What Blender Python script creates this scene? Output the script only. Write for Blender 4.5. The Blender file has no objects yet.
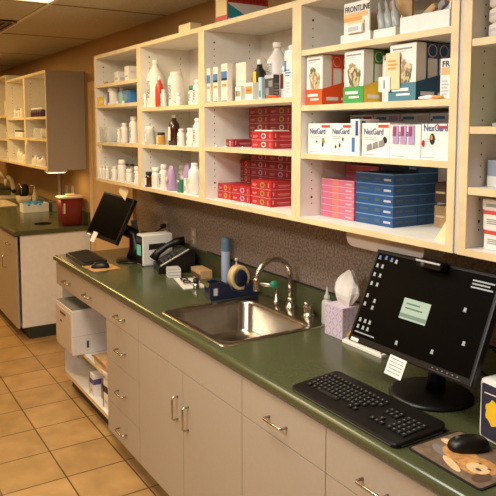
import bpy, bmesh, math, random
from mathutils import Vector, Matrix
random.seed(7)
S = bpy.context.scene
COL = S.collection
R = math.radians
PI = math.pi

# ------------------------------------------------------------------ camera
cd = bpy.data.cameras.new('camera'); cam = bpy.data.objects.new('camera', cd); COL.objects.link(cam)
cam.location = (4.3447, -1.8244, 1.7573)
cam.rotation_euler = (PI/2 - 0.0917, 0, 1.0116)
cd.sensor_width = 36; cd.lens = 656.0*36/496; cd.shift_y = -0.1214; cd.clip_start = 0.05
S.camera = cam

# ------------------------------------------------------------------ world, exposure
W = bpy.data.worlds.new('world'); S.world = W; W.use_nodes = True
W.node_tree.nodes['Background'].inputs[0].default_value = (1.0, 0.85, 0.7, 1)
W.node_tree.nodes['Background'].inputs[1].default_value = 0.05
vs = S.view_settings
vs.view_transform = 'Standard'; vs.look = 'None'; vs.gamma = 1; vs.use_curve_mapping = False
vs.exposure = 0.0

# ceiling fixtures: x, y, power, colour (the fixtures themselves are built below; the last pair is added fill)
FIX = [(2.6, -1.35, 30, (1.0, .98, .91)), (1.14, -1.045, 18, (1.0, .82, .52)),
       (-2.1, -1.35, 38, (1.0, .67, .26)), (-4.4, -1.3, 20, (1.0, .62, .22)), (.3, -2.6, 11, (1.0, .68, .32)), (3.0, -2.7, 52, (1.0, .98, .91))]
CEIL = 2.47

# ------------------------------------------------------------------ materials
def lin(c):
    return tuple(((v/255)/12.92 if v/255 <= .04045 else ((v/255+.055)/1.055)**2.4) for v in c)
MATS = {}
def mat(name, rgb, rough=.5, metal=0, noise=0, scale=20, bump=0, alpha=1, trans=0, emit=0, coat=0, spec=.5):
    if name in MATS: return MATS[name]
    m = bpy.data.materials.new(name); m.use_nodes = True
    nt = m.node_tree; b = nt.nodes['Principled BSDF']
    c = lin(rgb)
    b.inputs['Base Color'].default_value = (*c, 1)
    b.inputs['Roughness'].default_value = rough; b.inputs['Metallic'].default_value = metal
    b.inputs['Specular IOR Level'].default_value = spec
    if coat: b.inputs['Coat Weight'].default_value = coat
    if alpha < 1: b.inputs['Alpha'].default_value = alpha
    if trans: b.inputs['Transmission Weight'].default_value = trans
    if emit:
        b.inputs['Emission Color'].default_value = (*c, 1); b.inputs['Emission Strength'].default_value = emit
    tc = nt.nodes.new('ShaderNodeTexCoord'); n = nt.nodes.new('ShaderNodeTexNoise')
    n.inputs['Scale'].default_value = scale; n.inputs['Detail'].default_value = 4
    nt.links.new(tc.outputs['Object'], n.inputs['Vector'])
    k = noise or .03
    r = nt.nodes.new('ShaderNodeValToRGB')
    r.color_ramp.elements[0].color = (*[v*(1-k) for v in c], 1); r.color_ramp.elements[1].color = (*[min(1, v*(1+k)) for v in c], 1)
    r.color_ramp.elements[0].position = .35; r.color_ramp.elements[1].position = .65
    nt.links.new(n.outputs['Fac'], r.inputs['Fac']); nt.links.new(r.outputs['Color'], b.inputs['Base Color'])
    if bump:
        bp = nt.nodes.new('ShaderNodeBump'); bp.inputs['Strength'].default_value = bump; bp.inputs['Distance'].default_value = .002
        nt.links.new(n.outputs['Fac'], bp.inputs['Height']); nt.links.new(bp.outputs['Normal'], b.inputs['Normal'])
    MATS[name] = m
    return m

laminate = mat('laminate', (172, 158, 140), .42, noise=.015, scale=60)
melamine = mat('melamine', (232, 226, 216), .5)
maple = mat('maple_edge', (226, 202, 156), .45, noise=.08, scale=14)
seamdark = mat('seam_dark', (60, 45, 35), .8)
hole = mat('peg_hole', (35, 28, 26), .9)
green = mat('green_laminate', (74, 77, 50), .22, noise=.16, scale=260, spec=.5)
green_edge = green
toe = mat('toe_kick_green', (42, 50, 40), .5)
toeb = mat('toe_kick_brown', (60, 46, 38), .5)
steel = mat('brushed_steel', (176, 166, 152), .24, 1, noise=.06, scale=40)
chrome = mat('chrome', (215, 210, 205), .1, 1)
nickel = mat('satin_nickel', (190, 180, 168), .25, 1)
white = mat('white_plastic', (232, 228, 222), .4)
offwhite = mat('offwhite_plastic', (216, 208, 196), .45)
paper = mat('white_paper', (236, 230, 220), .7)
cream = mat('cream_paper', (226, 206, 160), .7)
black = mat('black_plastic', (17, 15, 14), .38, spec=.35)
blackm = mat('matte_black', (26, 22, 20), .6)
screenm = mat('screen_black', (9, 7, 6), .3, spec=.03)
dgrey = mat('dark_grey', (70, 68, 68), .5)
grey = mat('mid_grey', (140, 138, 136), .5)
lgrey = mat('light_grey', (190, 188, 188), .5)
navy = mat('navy_plastic', (22, 30, 58), .35)
amber = mat('amber_glass', (58, 26, 12), .15, coat=.4)
clear = mat('clear_plastic', (225, 228, 226), .15, alpha=.35)
frost = mat('frosted_plastic', (226, 226, 218), .4, alpha=.62)
redc = mat('carton_red', (172, 32, 34), .5)
redd = mat('carton_dark_red', (140, 34, 38), .5)
redt = mat('red_translucent_plastic', (104, 26, 14), .35)
orange = mat('orange', (240, 84, 30), .5)
orange2 = mat('light_orange', (240, 150, 70), .5)
peach = mat('peach_print', (240, 178, 118), .6)
yellow = mat('yellow', (245, 196, 40), .5)
grn = mat('green_print', (62, 150, 70), .5)
grnd = mat('teal_green_cap', (36, 128, 96), .5)
teal = mat('teal_blue', (70, 122, 138), .5)
tealm = mat('aqua_note', (120, 205, 186), .7)
blue = mat('carton_blue', (34, 78, 128), .5)
blued = mat('display_blue', (40, 84, 112), .5)
bluel = mat('blue_print', (62, 122, 178), .5)
skyb = mat('sky_blue_plastic', (110, 150, 190), .4)
pinkc = mat('carton_pink', (204, 108, 132), .5)
pinkl = mat('pink_line', (240, 190, 205), .5)
blul = mat('blue_line', (120, 160, 200), .5)
magenta = mat('magenta_label', (205, 70, 150), .5)
lav = mat('lavender', (176, 148, 190), .45)
lavp = mat('lavender_paper', (206, 190, 204), .7)
purple = mat('purple_label', (96, 84, 140), .5)
gdim = mat('dim_olive_print', (74, 92, 96), .5)
rpink = mat('carton_pale_print', (214, 130, 130), .5)
gold = mat('olive_gold', (150, 140, 70), .5)
tan = mat('tan_tape', (204, 178, 130), .45)
kraft = mat('kraft_paper', (186, 150, 104), .8, noise=.12, scale=30)
redbottle = mat('red_bottle', (206, 62, 24), .35)
fur = mat('golden_fur', (196, 140, 78), .7, noise=.25, scale=60)
furl = mat('pale_fur', (228, 190, 140), .7, noise=.12, scale=60)
brownp = mat('brown_print', (96, 70, 52), .6)
blueglove = mat('blue_nitrile', (40, 140, 200), .5)
beigew = mat('beige_plastic', (206, 190, 160), .5)
iconm = mat('icon_light', (150, 155, 155), .5, emit=.10)
dialogm = mat('dialog_grey', (150, 170, 155), .5, emit=.10)
iconb = mat('icon_blue', (70, 96, 160), .5, emit=.1)
wallp = mat('beige_wall_paint', (176, 140, 92), .7, noise=.03, scale=8)
walls = wallp

def printed(name, base, ink, sx=260, sz=900, thr=.56):
    m = bpy.data.materials.new(name); m.use_nodes = True
    nt = m.node_tree; b = nt.nodes['Principled BSDF']; b.inputs['Roughness'].default_value = .5
    tc = nt.nodes.new('ShaderNodeTexCoord'); mp = nt.nodes.new('ShaderNodeMapping'); mp.inputs['Scale'].default_value = (sx, sx, sz)
    n = nt.nodes.new('ShaderNodeTexNoise'); n.inputs['Scale'].default_value = 1; n.inputs['Detail'].default_value = 1
    r = nt.nodes.new('ShaderNodeValToRGB'); r.color_ramp.interpolation = 'LINEAR'
    r.color_ramp.elements[0].position = thr-.03; r.color_ramp.elements[0].color = (*lin(base), 1)
    r.color_ramp.elements[1].position = thr+.03; r.color_ramp.elements[1].color = (*lin(ink), 1)
    nt.links.new(tc.outputs['Object'], mp.inputs['Vector']); nt.links.new(mp.outputs['Vector'], n.inputs['Vector'])
    nt.links.new(n.outputs['Fac'], r.inputs['Fac']); nt.links.new(r.outputs['Color'], b.inputs['Base Color'])
    return m
plabel = printed('printed_label', (214, 210, 206), (110, 110, 130), 120, 260, .52)
petph = printed('pet_photo_print', (208, 192, 160), (160, 132, 98), 70, 60, .5)
petph2 = printed('pet_photo_print_dark', (190, 178, 130), (110, 96, 66), 70, 60, .48)
def speckle():
    m = bpy.data.materials.new('speckled_wallcovering'); m.use_nodes = True
    nt = m.node_tree; b = nt.nodes['Principled BSDF']; b.inputs['Roughness'].default_value = .85
    tc = nt.nodes.new('ShaderNodeTexCoord'); v = nt.nodes.new('ShaderNodeTexNoise'); v.inputs['Scale'].default_value = 95; v.inputs['Detail'].default_value = 3
    nt.links.new(tc.outputs['Object'], v.inputs['Vector'])
    r = nt.nodes.new('ShaderNodeValToRGB'); e = r.color_ramp.elements
    e[0].position = .38; e[0].color = (*lin((122, 106, 95)), 1); e[1].position = .62; e[1].color = (*lin((164, 147, 135)), 1)
    nt.links.new(v.outputs['Fac'], r.inputs['Fac']); nt.links.new(r.outputs['Color'], b.inputs['Base Color'])
    bp = nt.nodes.new('ShaderNodeBump'); bp.inputs['Strength'].default_value = .4; bp.inputs['Distance'].default_value = .002
    nt.links.new(v.outputs['Fac'], bp.inputs['Height']); nt.links.new(bp.outputs['Normal'], b.inputs['Normal'])
    return m
speck = speckle()

def tiles():
    m = bpy.data.materials.new('tan_floor_tiles'); m.use_nodes = True
    nt = m.node_tree; b = nt.nodes['Principled BSDF']; b.inputs['Roughness'].default_value = .38
    tc = nt.nodes.new('ShaderNodeTexCoord'); mp = nt.nodes.new('ShaderNodeMapping')
    mp.inputs['Location'].default_value = (-.24, .61, 0)
    br = nt.nodes.new('ShaderNodeTexBrick'); br.offset = 0
    br.inputs['Scale'].default_value = 1; br.inputs['Brick Width'].default_value = .312; br.inputs['Row Height'].default_value = .312
    br.inputs['Mortar Size'].default_value = .0045; br.inputs['Mortar Smooth'].default_value = .2
    br.inputs['Color1'].default_value = (*lin((186, 148, 96)), 1); br.inputs['Color2'].default_value = (*lin((172, 136, 86)), 1)
    br.inputs['Mortar'].default_value = (*lin((92, 66, 44)), 1)
    nt.links.new(tc.outputs['Object'], mp.inputs['Vector']); nt.links.new(mp.outputs['Vector'], br.inputs['Vector'])
    n = nt.nodes.new('ShaderNodeTexNoise'); n.inputs['Scale'].default_value = 7; n.inputs['Detail'].default_value = 6
    nt.links.new(tc.outputs['Object'], n.inputs['Vector'])
    r = nt.nodes.new('ShaderNodeValToRGB'); r.color_ramp.elements[0].color = (.72, .68, .62, 1); r.color_ramp.elements[1].color = (1.1, 1.08, 1.05, 1)
    r.color_ramp.elements[0].position = .3; r.color_ramp.elements[1].position = .7
    nt.links.new(n.outputs['Fac'], r.inputs['Fac'])
    mx = nt.nodes.new('ShaderNodeMix'); mx.data_type = 'RGBA'; mx.blend_type = 'MULTIPLY'; mx.inputs['Factor'].default_value = .8
    nt.links.new(br.outputs['Color'], mx.inputs['A']); nt.links.new(r.outputs['Color'], mx.inputs['B'])
    nt.links.new(mx.outputs['Result'], b.inputs['Base Color'])
    return m
tilem = tiles()
ceilm = mat('ceiling_tile', (192, 184, 162), .9, noise=.10, scale=90, bump=.3)
gridm = mat('ceiling_grid_white', (226, 216, 196), .6)

# ------------------------------------------------------------------ mesh helpers
class MB:
    def __init__(s): s.bm = bmesh.new(); s.ms = []
    def mi(s, m):
        if m not in s.ms: s.ms.append(m)
        return s.ms.index(m)
    def add(s, verts, faces, m, smooth=False, X=None):
        vs_ = [s.bm.verts.new(X @ Vector(v) if X else v) for v in verts]
        i = s.mi(m)
        out = []
        for f in faces:
            try: fc = s.bm.faces.new([vs_[k] for k in f])
            except ValueError: continue
            fc.material_index = i; fc.smooth = smooth; out.append(fc)
        return out
    def box(s, x0, x1, y0, y1, z0, z1, m, front=None, bev=0, X=None):
        if bev:
            t = bmesh.new()
            bmesh.ops.create_cube(t, size=1)
            for v in t.verts: v.co = Vector(((x0+x1)/2+v.co.x*(x1-x0), (y0+y1)/2+v.co.y*(y1-y0), (z0+z1)/2+v.co.z*(z1-z0)))
            bmesh.ops.bevel(t, geom=list(t.edges), offset=bev, segments=2, affect='EDGES', profile=.6)
            t.verts.index_update()
            s.add([v.co.copy() for v in t.verts], [[v.index for v in f.verts] for f in t.faces], m, False, X)
            t.free(); return s
        v = [(x0,y0,z0),(x1,y0,z0),(x1,y1,z0),(x0,y1,z0),(x0,y0,z1),(x1,y0,z1),(x1,y1,z1),(x0,y1,z1)]
        s.add(v, [(0,3,2,1),(4,5,6,7),(1,2,6,5),(2,3,7,6),(3,0,4,7)] + ([] if front else [(0,1,5,4)]), m, False, X)
        if front: s.add(v, [(0,1,5,4)], front, False, X)
        return s
    def lathe(s, prof, m, c=(0,0,0), seg=20, X=None, smooth=True, caps=True):
        vs_ = []; n = len(prof)
        for (r, z) in prof:
            for k in range(seg):
                a = 2*PI*k/seg; vs_.append((c[0]+r*math.cos(a), c[1]+r*math.sin(a), c[2]+z))
        fs = [[i*seg+k, i*seg+(k+1) % seg, (i+1)*seg+(k+1) % seg, (i+1)*seg+k] for i in range(n-1) for k in range(seg)]
        if caps:
            fs.append(list(range(seg))[::-1]); fs.append([(n-1)*seg+k for k in range(seg)])
        s.add(vs_, fs, m, smooth, X); return s
    def tube(s, pts, r, m, seg=8, closed=False, smooth=True, X=None):
        P = [Vector(p) for p in pts]; n = len(P); rr = r if isinstance(r, (list, tuple)) else [r]*n
        rings = []; up = None
        for i, p in enumerate(P):
            if closed: d = P[(i+1) % n]-P[i-1]
            else: d = P[min(i+1, n-1)]-P[max(i-1, 0)]
            d.normalize()
            if up is None: up = Vector((0,0,1)) if abs(d.z) < .9 else Vector((1,0,0))
            a = d.cross(up); a.normalize(); b = a.cross(d); b.normalize(); up = b
            rings.append([p+(a*math.cos(2*PI*k/seg)+b*math.sin(2*PI*k/seg))*rr[i] for k in range(seg)])
        v = [q for rg in rings for q in rg]
        m_ = n if closed else n-1
        fs = [[i*seg+k, i*seg+(k+1) % seg, ((i+1) % n)*seg+(k+1) % seg, ((i+1) % n)*seg+k] for i in range(m_) for k in range(seg)]
        if not closed: fs += [list(range(seg)), [(n-1)*seg+k for k in range(seg)][::-1]]
        s.add(v, fs, m, smooth, X); return s
    def prism(s, poly, axis, a0, a1, m, X=None, smooth=False):
        # poly: list of 2D points in the plane normal to axis ('x': (y,z), 'y': (x,z), 'z': (x,y))
        def P(p, a): return {'x': (a, p[0], p[1]), 'y': (p[0], a, p[1]), 'z': (p[0], p[1], a)}[axis]
        n = len(poly); v = [P(p, a0) for p in poly]+[P(p, a1) for p in poly]
        fs = [[i, (i+1) % n, n+(i+1) % n, n+i] for i in range(n)]+[list(range(n))[::-1], [n+i for i in range(n)]]
        s.add(v, fs, m, smooth, X); return s
    def rings(s, loops, m, cap0=False, cap1=False, smooth=True):
        n = len(loops[0]); v = [p for l in loops for p in l]
        fs = [[i*n+k, i*n+(k+1) % n, (i+1)*n+(k+1) % n, (i+1)*n+k] for i in range(len(loops)-1) for k in range(n)]
        if cap0: fs.append(list(range(n))[::-1])
        if cap1: fs.append([(len(loops)-1)*n+k for k in range(n)])
        s.add(v, fs, m, smooth); return s
    def sphere(s, c, r, m, sc=(1,1,1), seg=14):
        prof = [(max(1e-4, r*math.sin(PI*i/8)), -r*math.cos(PI*i/8)) for i in range(9)]
        X = Matrix.Translation(c) @ Matrix.Diagonal((*sc, 1)); s.lathe(prof, m, (0,0,0), seg, X); return s
    def done(s, name, parent=None, loc=(0,0,0), rot=(0,0,0), label=None, cat=None, group=None, kind=None):
        bmesh.ops.recalc_face_normals(s.bm, faces=s.bm.faces)
        me = bpy.data.meshes.new(name); s.bm.to_mesh(me); s.bm.free()
        for m in s.ms: me.materials.append(m)
        o = bpy.data.objects.new(name, me); COL.objects.link(o)
        o.location = loc; o.rotation_euler = rot
        if parent: o.parent = parent
        tag(o, label, cat, group, kind)
        return o

def tag(o, label=None, cat=None, group=None, kind=None):
    if label: o['label'] = label
    if cat: o['category'] = cat
    if group: o['group'] = group
    if kind: o['kind'] = kind
    return o
def thing(name, label, cat, loc=(0,0,0), rz=0, group=None):
    o = bpy.data.objects.new(name, None); COL.objects.link(o); o.empty_display_size = .05
    o.location = loc; o.rotation_euler = (0, 0, rz)
    return tag(o, label, cat, group)
def dup(root, loc, rz=None, label=None, group=None):
    r = root.copy(); COL.objects.link(r); r.location = loc
    if rz is not None: r.rotation_euler = (0, 0, rz)
    if label: r['label'] = label
    if group: r['group'] = group
    for ch in list(root.children):
        c = ch.copy(); COL.objects.link(c); c.parent = r
        for g in ch.children:
            d = g.copy(); COL.objects.link(d); d.parent = c
    return r
def text(s, size, loc, rot, m, parent, name='lettering', bold=.0, sx=1.0, label=None):
    cu = bpy.data.curves.new(name, 'FONT'); cu.body = s; cu.size = size; cu.extrude = .0003; cu.offset = bold*size
    cu.resolution_u = 2
    t = bpy.data.objects.new('tmp', cu); COL.objects.link(t)
    dg = bpy.context.evaluated_depsgraph_get(); me = bpy.data.meshes.new_from_object(t.evaluated_get(dg))
    bpy.data.objects.remove(t); me.materials.clear(); me.materials.append(m)
    for v in me.vertices: v.co.x *= sx
    o = bpy.data.objects.new(name, me); COL.objects.link(o); o.location = loc; o.rotation_euler = rot; o.parent = parent
    if label: o['label'] = label
    return o
FR = (PI/2, 0, 0); RR = (PI/2, 0, PI/2)

# ------------------------------------------------------------------ setting
XL, XR, YF = -6.2, 5.6, -4.2
MB().box(XL, XR, YF, 0, -.05, 0, tilem).done('floor', kind='structure')
c = MB(); c.box(XL, XR, YF, 0, CEIL, CEIL+.05, ceilm)
for y in (-.745, -1.355, -1.965, -2.575, -3.185, -3.795): c.box(XL, XR, y-.012, y+.012, CEIL-.006, CEIL, gridm)
for k in range(-5, 6):
    x = .452+1.375*k
    if XL < x < XR: c.box(x-.007, x+.007, YF, 0, CEIL-.0045, CEIL, mat('grid_tan', (150, 132, 106), .8))  # cross bars in a darker tan than the long bars
c.done('ceiling', kind='structure')
MB().box(XL, -.085, 0, .12, 0, CEIL, wallp).done('wall_back', kind='structure')
MB().box(-.085, XR, 0, .12, 0, 2.0, speck).done('wall_back', kind='structure')
MB().box(-.085, XR, 0, .12, 2.0, CEIL, wallp).done('wall_back', kind='structure')
MB().box(XL-.12, XL, YF, .12, 0, CEIL, walls).done('wall_left', kind='structure')
MB().box(XR, XR+.12, YF, .12, 0, CEIL, walls).done('wall_right', kind='structure')
MB().box(XL, XR, YF-.12, YF, 0, CEIL, walls).done('wall_front', kind='structure')
# door between the two runs
d = MB(); d.box(-.99, -.19, -.012, -.001, .01, 2.06, mat('door_paint', (200, 166, 120), .5)); d.done('door_1', kind='structure')
t_ = MB()
t_.box(-1.065, -.99, -.022, -.0005, 0, 2.135, mat('door_casing_paint', (206, 176, 130), .5)); t_.box(-.19, -.115, -.022, -.0005, 0, 2.135, MATS['door_casing_paint']); t_.box(-.99, -.19, -.022, -.0005, 2.06, 2.135, MATS['door_casing_paint'])
t_.done('trim_1', kind='structure')

# recessed troffers
def troffer(x, y, w, l, power, colr, label, em):
    t = thing('ceiling_light', label, 'ceiling light', (x, y, CEIL-.006), 0)
    f = MB()
    for a in ((-w/2, w/2, -l/2, -l/2+.02), (-w/2, w/2, l/2-.02, l/2), (-w/2, -w/2+.02, -l/2+.02, l/2-.02), (w/2-.02, w/2, -l/2+.02, l/2-.02)):
        f.box(a[0], a[1], a[2], a[3], -.012, 0, gridm)
    f.done('frame', t)
    dm = bpy.data.materials.new('lit_diffuser'); dm.use_nodes = True; b = dm.node_tree.nodes['Principled BSDF']
    b.inputs['Emission Color'].default_value = (*colr, 1); b.inputs['Emission Strength'].default_value = em; b.inputs['Base Color'].default_value = (.8,.8,.8,1)
    MB().box(-w/2+.02, w/2-.02, -l/2+.02, l/2-.02, -.006, -.001, dm).done('diffuser', t)
    L = bpy.data.lights.new('lamp', 'AREA'); L.shape = 'RECTANGLE'; L.size = w-.05; L.size_y = l-.05; L.energy = power; L.color = colr
    o = bpy.data.objects.new('lamp', L); COL.objects.link(o); o.location = (0, 0, -.014); o.parent = t
FL_ = ['recessed ceiling light panel over the near end of the room', 'bright recessed light panel at the top left corner of the photo',
       'recessed ceiling light panel in the middle of the room', 'recessed ceiling light over the far end of the room']
troffer(FIX[0][0], FIX[0][1], 1.2, .6, FIX[0][2], FIX[0][3], FL_[0], 2)
troffer(FIX[1][0], FIX[1][1], 1.2, .58, FIX[1][2], FIX[1][3], FL_[1], 3)
troffer(FIX[2][0], FIX[2][1], 1.2, .6, FIX[2][2], FIX[2][3], FL_[2], 2)
troffer(FIX[3][0], FIX[3][1], 1.2, .6, FIX[3][2], FIX[3][3], FL_[3], 2)
troffer(FIX[4][0], FIX[4][1], 1.2, .6, FIX[4][2], FIX[4][3], 'added unseen ceiling light over the floor in front of the drawer cabinet', 2)  # added fill light, brightens the left shelf units
troffer(FIX[5][0], FIX[5][1], 1.2, .6, FIX[5][2], FIX[5][3], 'added unseen ceiling light behind the camera side of the room', 2)  # added fill light far from the wall, reaches in below the shelves

t = thing('ceiling_vent', 'dark recessed ceiling vent at the upper left corner of the photo', 'vent', (-.64, -1.05, CEIL-.006))
m = MB()
for a in ((-.37, .37, -.29, -.27), (-.37, .37, .27, .29), (-.37, -.35, -.27, .27), (.35, .37, -.27, .27)): m.box(*a, -.01, 0, mat('vent_bronze', (122, 96, 62), .5))
m.done('frame', t)
MB().box(-.35, .35, -.27, .27, -.002, -.0005, mat('vent_dark', (84, 62, 36), .7)).done('backing', t)
for k in range(6):
    MB().box(-.34, .34, -.003, .003, -.012, -.003, MATS['vent_bronze']).done('slat', t, (0, -.225+.09*k, 0))
# ------------------------------------------------------------------ base cabinets
def pull(parent, x, z, y=-.628, length=.1, vertical=False):
    h = length/2; o = .028
    if vertical: pts = [(x, y, z-h), (x, y-o*.8, z-h), (x, y-o, z-h+.006), (x, y-o, z+h-.006), (x, y-o*.8, z+h), (x, y, z+h)]
    else: pts = [(x-h, y, z), (x-h, y-o*.8, z), (x-h+.006, y-o, z), (x+h-.006, y-o, z), (x+h, y-o*.8, z), (x+h, y, z)]
    MB().tube(pts, .0045, nickel).done('handle', parent)
YFR = -.61
def cabinet(x0, x1, label, drawers=(), doors=(), left_panel=False, bay=False, tm=toeb, name='base_cabinet'):
    t = thing(name, label, 'cabinet', ((x0+x1)/2, -.3, 0)); ox = (x0+x1)/2
    def L(o): o.location = (-ox, .3, 0); return o
    def fin(mb, n, par=None):
        o = mb.done(n, par or t)
        if par is None: o.location = (-ox, .3, 0)
        return o
    m = MB()
    e = .0005
    m.box(x0+e, x0+.018, YFR+.02, -.002, .10, .875, melamine, front=laminate); m.box(x1-.018, x1-e, YFR+.02, -.002, .10, .875, melamine, front=laminate)
    m.box(x0+.018, x1-.018, YFR+.02, -.002, .10, .125, melamine, front=maple)
    m.box(x0+.018, x1-.018, -.012, -.002, .125, .875, melamine)
    if bay:
        for k in range(18):
            for yy in (-.5, -.1):
                z = .2+.032*k; m.box(x0+.018, x0+.0186, yy-.003, yy+.003, z-.003, z+.003, hole)
    fin(m, 'carcass')
    fin(MB().box(x0+e, x1-e, -.54, -.52, 0, .10, tm), 'toe_kick')
    g = .0016
    for (a, b, z0, z1, hx) in drawers:
        dr = fin(MB().box(a+g, b-g, YFR-.018, YFR+.0, z0+g, z1-g, laminate), 'drawer')
        if hx: pull(dr, hx, (z0+z1)/2-.012)
    for (a, b, z0, z1, hx, hz) in doors:
        dr = fin(MB().box(a+g, b-g, YFR-.018, YFR+.0, z0+g, z1-g, laminate), 'door')
        if hx: pull(dr, hx, hz, vertical=True)
    return t
YF_ = YFR
T0, T1 = .724, .868
bay = cabinet(.03, .98, 'open bay base cabinet holding the printer, at the left end of the main run', [(.03, .46, T0, T1, .29), (.46, .98, T0, T1, .69)], bay=True)
o = MB().box(.048, .962, -.585, -.015, .335, .355, melamine, front=maple).done('shelf', bay, (-.505, .3, 0))
cabinet(.98, 1.43, 'base cabinet with a bank of four drawers right of the open bay', [(.98, 1.43, T0, T1, 1.205), (.98, 1.43, .51, T0, 1.205), (.98, 1.43, .275, .51, 1.205), (.98, 1.43, .10, .275, 1.205)])
cabinet(1.43, 2.392, 'double door base cabinet under the steel sink', [(1.43, 2.392, T0, T1, None)], [(1.43, 1.912, .10, T0, 1.862, .55), (1.912, 2.392, .10, T0, 1.962, .54)])
cabinet(2.392, 2.872, 'base cabinet with one drawer over a door, right of the sink cabinet', [(2.392, 2.872, T0, T1, 2.62)], [(2.392, 2.872, .10, T0, 2.805, .55)])
cabinet(2.872, 3.352, 'base cabinet whose drawer is under the near keyboard', [(2.872, 3.352, T0, T1, 3.085)], [(2.872, 3.352, .10, T0, 2.94, .55)])
cabinet(3.352, 4.3, 'base cabinet at the near right end of the main run', [(3.352, 4.3, T0, T1, 3.8)], [(3.352, 3.81, .10, T0, 3.74, .55), (3.81, 4.3, .10, T0, 3.88, .55)])

# ------------------------------------------------------------------ countertops
def nose():
    pts = []
    r = .019
    for k in range(13):
        a = -PI/2 - PI*k/12
        pts.append((-.645+r+r*math.cos(a)*1.0, .895+r*math.sin(a)))
    return pts   # from bottom round front to top
def countertop(x0, x1, hole_=None, label=''):
    t = thing('countertop', label, 'countertop', (x0, 0, .876))
    m = MB(); mm = green
    yb = -.0015
    n = nose(); n = [(y, z) for y, z in n]
    # nosing profile closed at y=-.60
    m.prism([(-.60, .876)]+n+[(-.60, .914)], 'x', x0, x1, mm)
    if hole_:
        a, b, c0, c1 = hole_
        m.box(x0, a, -.60, yb, .876, .914, mm); m.box(b, x1, -.60, yb, .876, .914, mm)
        m.box(a, b, -.60, c0, .876, .914, mm); m.box(a, b, c1, yb, .876, .914, mm)
    else: m.box(x0, x1, -.60, yb, .876, .914, mm)
    m.done('worktop', t, (-x0, 0, -.876))
    MB().box(x0, x1, -.021, yb, .914, 1.028, mm, bev=.004).done('backsplash', t, (-x0, 0, -.876))
    return t
countertop(.022, 4.32, (1.645, 2.195, -.585, -.125), 'long green speckled countertop with the sink set in it')
countertop(-6.1, -1.125, (-3.6, -2.95, -.5, -.2), 'green countertop of the far run, under the red sharps bin')

# far base cabinets
cabinet(-1.60, -1.145, 'far base cabinet with plain beige end panel facing the camera', [(-1.60, -1.145, T0, T1, -1.36)], [(-1.60, -1.145, .10, T0, -1.53, .60)], tm=toe)
cabinet(-2.54, -1.60, 'far base cabinet next to the end cabinet, partly cut by the left edge', [(-2.54, -2.07, T0, T1, -2.3), (-2.07, -1.60, T0, T1, -1.83)], [(-2.54, -2.07, .10, T0, -2.14, .60), (-2.07, -1.60, .10, T0, -2.0, .60)], tm=toe)
cabinet(-3.90, -2.54, 'far base cabinet under the small basin', [(-3.90, -2.54, T0, T1, None)], [(-3.90, -3.22, .10, T0, -3.3, .60), (-3.22, -2.54, .10, T0, -3.14, .60)], tm=toe)
cabinet(-5.6, -3.90, 'farthest base cabinet at the end of the far run', [(-5.6, -3.90, T0, T1, None)], [(-5.6, -4.75, .10, T0, -4.85, .60), (-4.75, -3.90, .10, T0, -4.66, .60)], tm=toe)
MB().box(-1.144, -1.137, -.52, -.005, 0, .098, toe).done('cove_base', None, label='dark green cove base strip below the far beige end panel', cat='cove base')

# ------------------------------------------------------------------ wall shelf units
ZB, ZT = 1.395, 2.234
def shelf_unit(x0, w, shelves, label, zb=ZB, zt=ZT, d=.33, end=None, st=.028, group=None):
    x1 = x0+w
    t = thing('wall_shelf_unit', label, 'shelf unit', (x0+w/2, -d/2, zb), 0, group)
    off = (-(x0+w/2), d/2, -zb); e = .0006
    m = MB().box(x0+e, x0+st, -d, -.002, zb, zt, melamine, front=maple)
    for yy in (-d+.055, -.075):
        z = zb+.07; k = 0
        while z < zt-.05:
            big = (k == 1 or abs(z-(zt-.07)) < .02)
            r = .005 if (big and yy < -.2) else .0028
            m.add([(x0+st+.0006, yy+r*math.cos(2*PI*q/8), z+r*math.sin(2*PI*q/8)) for q in range(8)], [list(range(8))], hole)
            z += .032 if k != 0 else .024; k += 1
    m.done('side_panel', t, off)
    if end is not None:
        MB().box(x1-st, x1-.006, -d, -.002, zb, zt, melamine, front=maple).box(x1-.006, x1-e, -d+.001, -.002, zb, zt, end).done('side_panel', t, off)
    else: MB().box(x1-st, x1-e, -d, -.002, zb, zt, melamine, front=maple).done('side_panel', t, off)
    MB().box(x0+st, x1-st, -d, -.002, zt-.022, zt, melamine, front=maple).done('top_panel', t, off)
    MB().box(x0+st, x1-st, -d, -.002, zb, zb+.020, melamine, front=maple).done('bottom_panel', t, off)
    MB().box(x0+st, x1-st, -.012, -.002, zb+.02, zt-.022, melamine).done('back_panel', t, off)
    for z in shelves: MB().box(x0+st+.001, x1-st-.001, -d+.002, -.013, z-.020, z, melamine, front=maple).done('shelf', t, off)
    return t
W_ = .768
shelf_unit(0, W_, (2.04, 1.905, 1.66), 'open wall shelf unit at the far left end of the main row')
shelf_unit(W_, W_, (1.87, 1.66), 'open wall shelf unit holding the red bottle, second in the main row')
shelf_unit(2*W_, W_, (1.875, 1.665), 'open wall shelf unit full of small red cartons')
shelf_unit(3*W_, W_, (2.045, 1.84, 1.66), 'open wall shelf unit with the blue and pink cartons at its bottom')
shelf_unit(4*W_+.016, W_, (2.0, 1.76, 1.59), 'wall shelf unit cut off by the right edge of the photo')
shelf_unit(-1.96, .75, (1.85, 1.66), 'far wall shelf unit with a large plain beige end panel', end=laminate)
shelf_unit(-2.71, .75, (1.85, 1.66), 'narrow looking far wall shelf unit, second from the beige end panel')
shelf_unit(-3.56, .85, (1.88, 1.64), 'slightly taller far wall shelf unit at the left edge', zt=2.29)
shelf_unit(-4.41, .85, (1.88, 1.64), 'farthest wall shelf unit beyond the left edge', zt=2.29)
MB().box(3.0725, 3.0875, -.325, -.002, ZB, ZT, mat('filler_white', (206, 196, 186), .5)).done('filler_strip', label='white filler strip between the two right hand shelf units', cat='filler strip')

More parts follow.
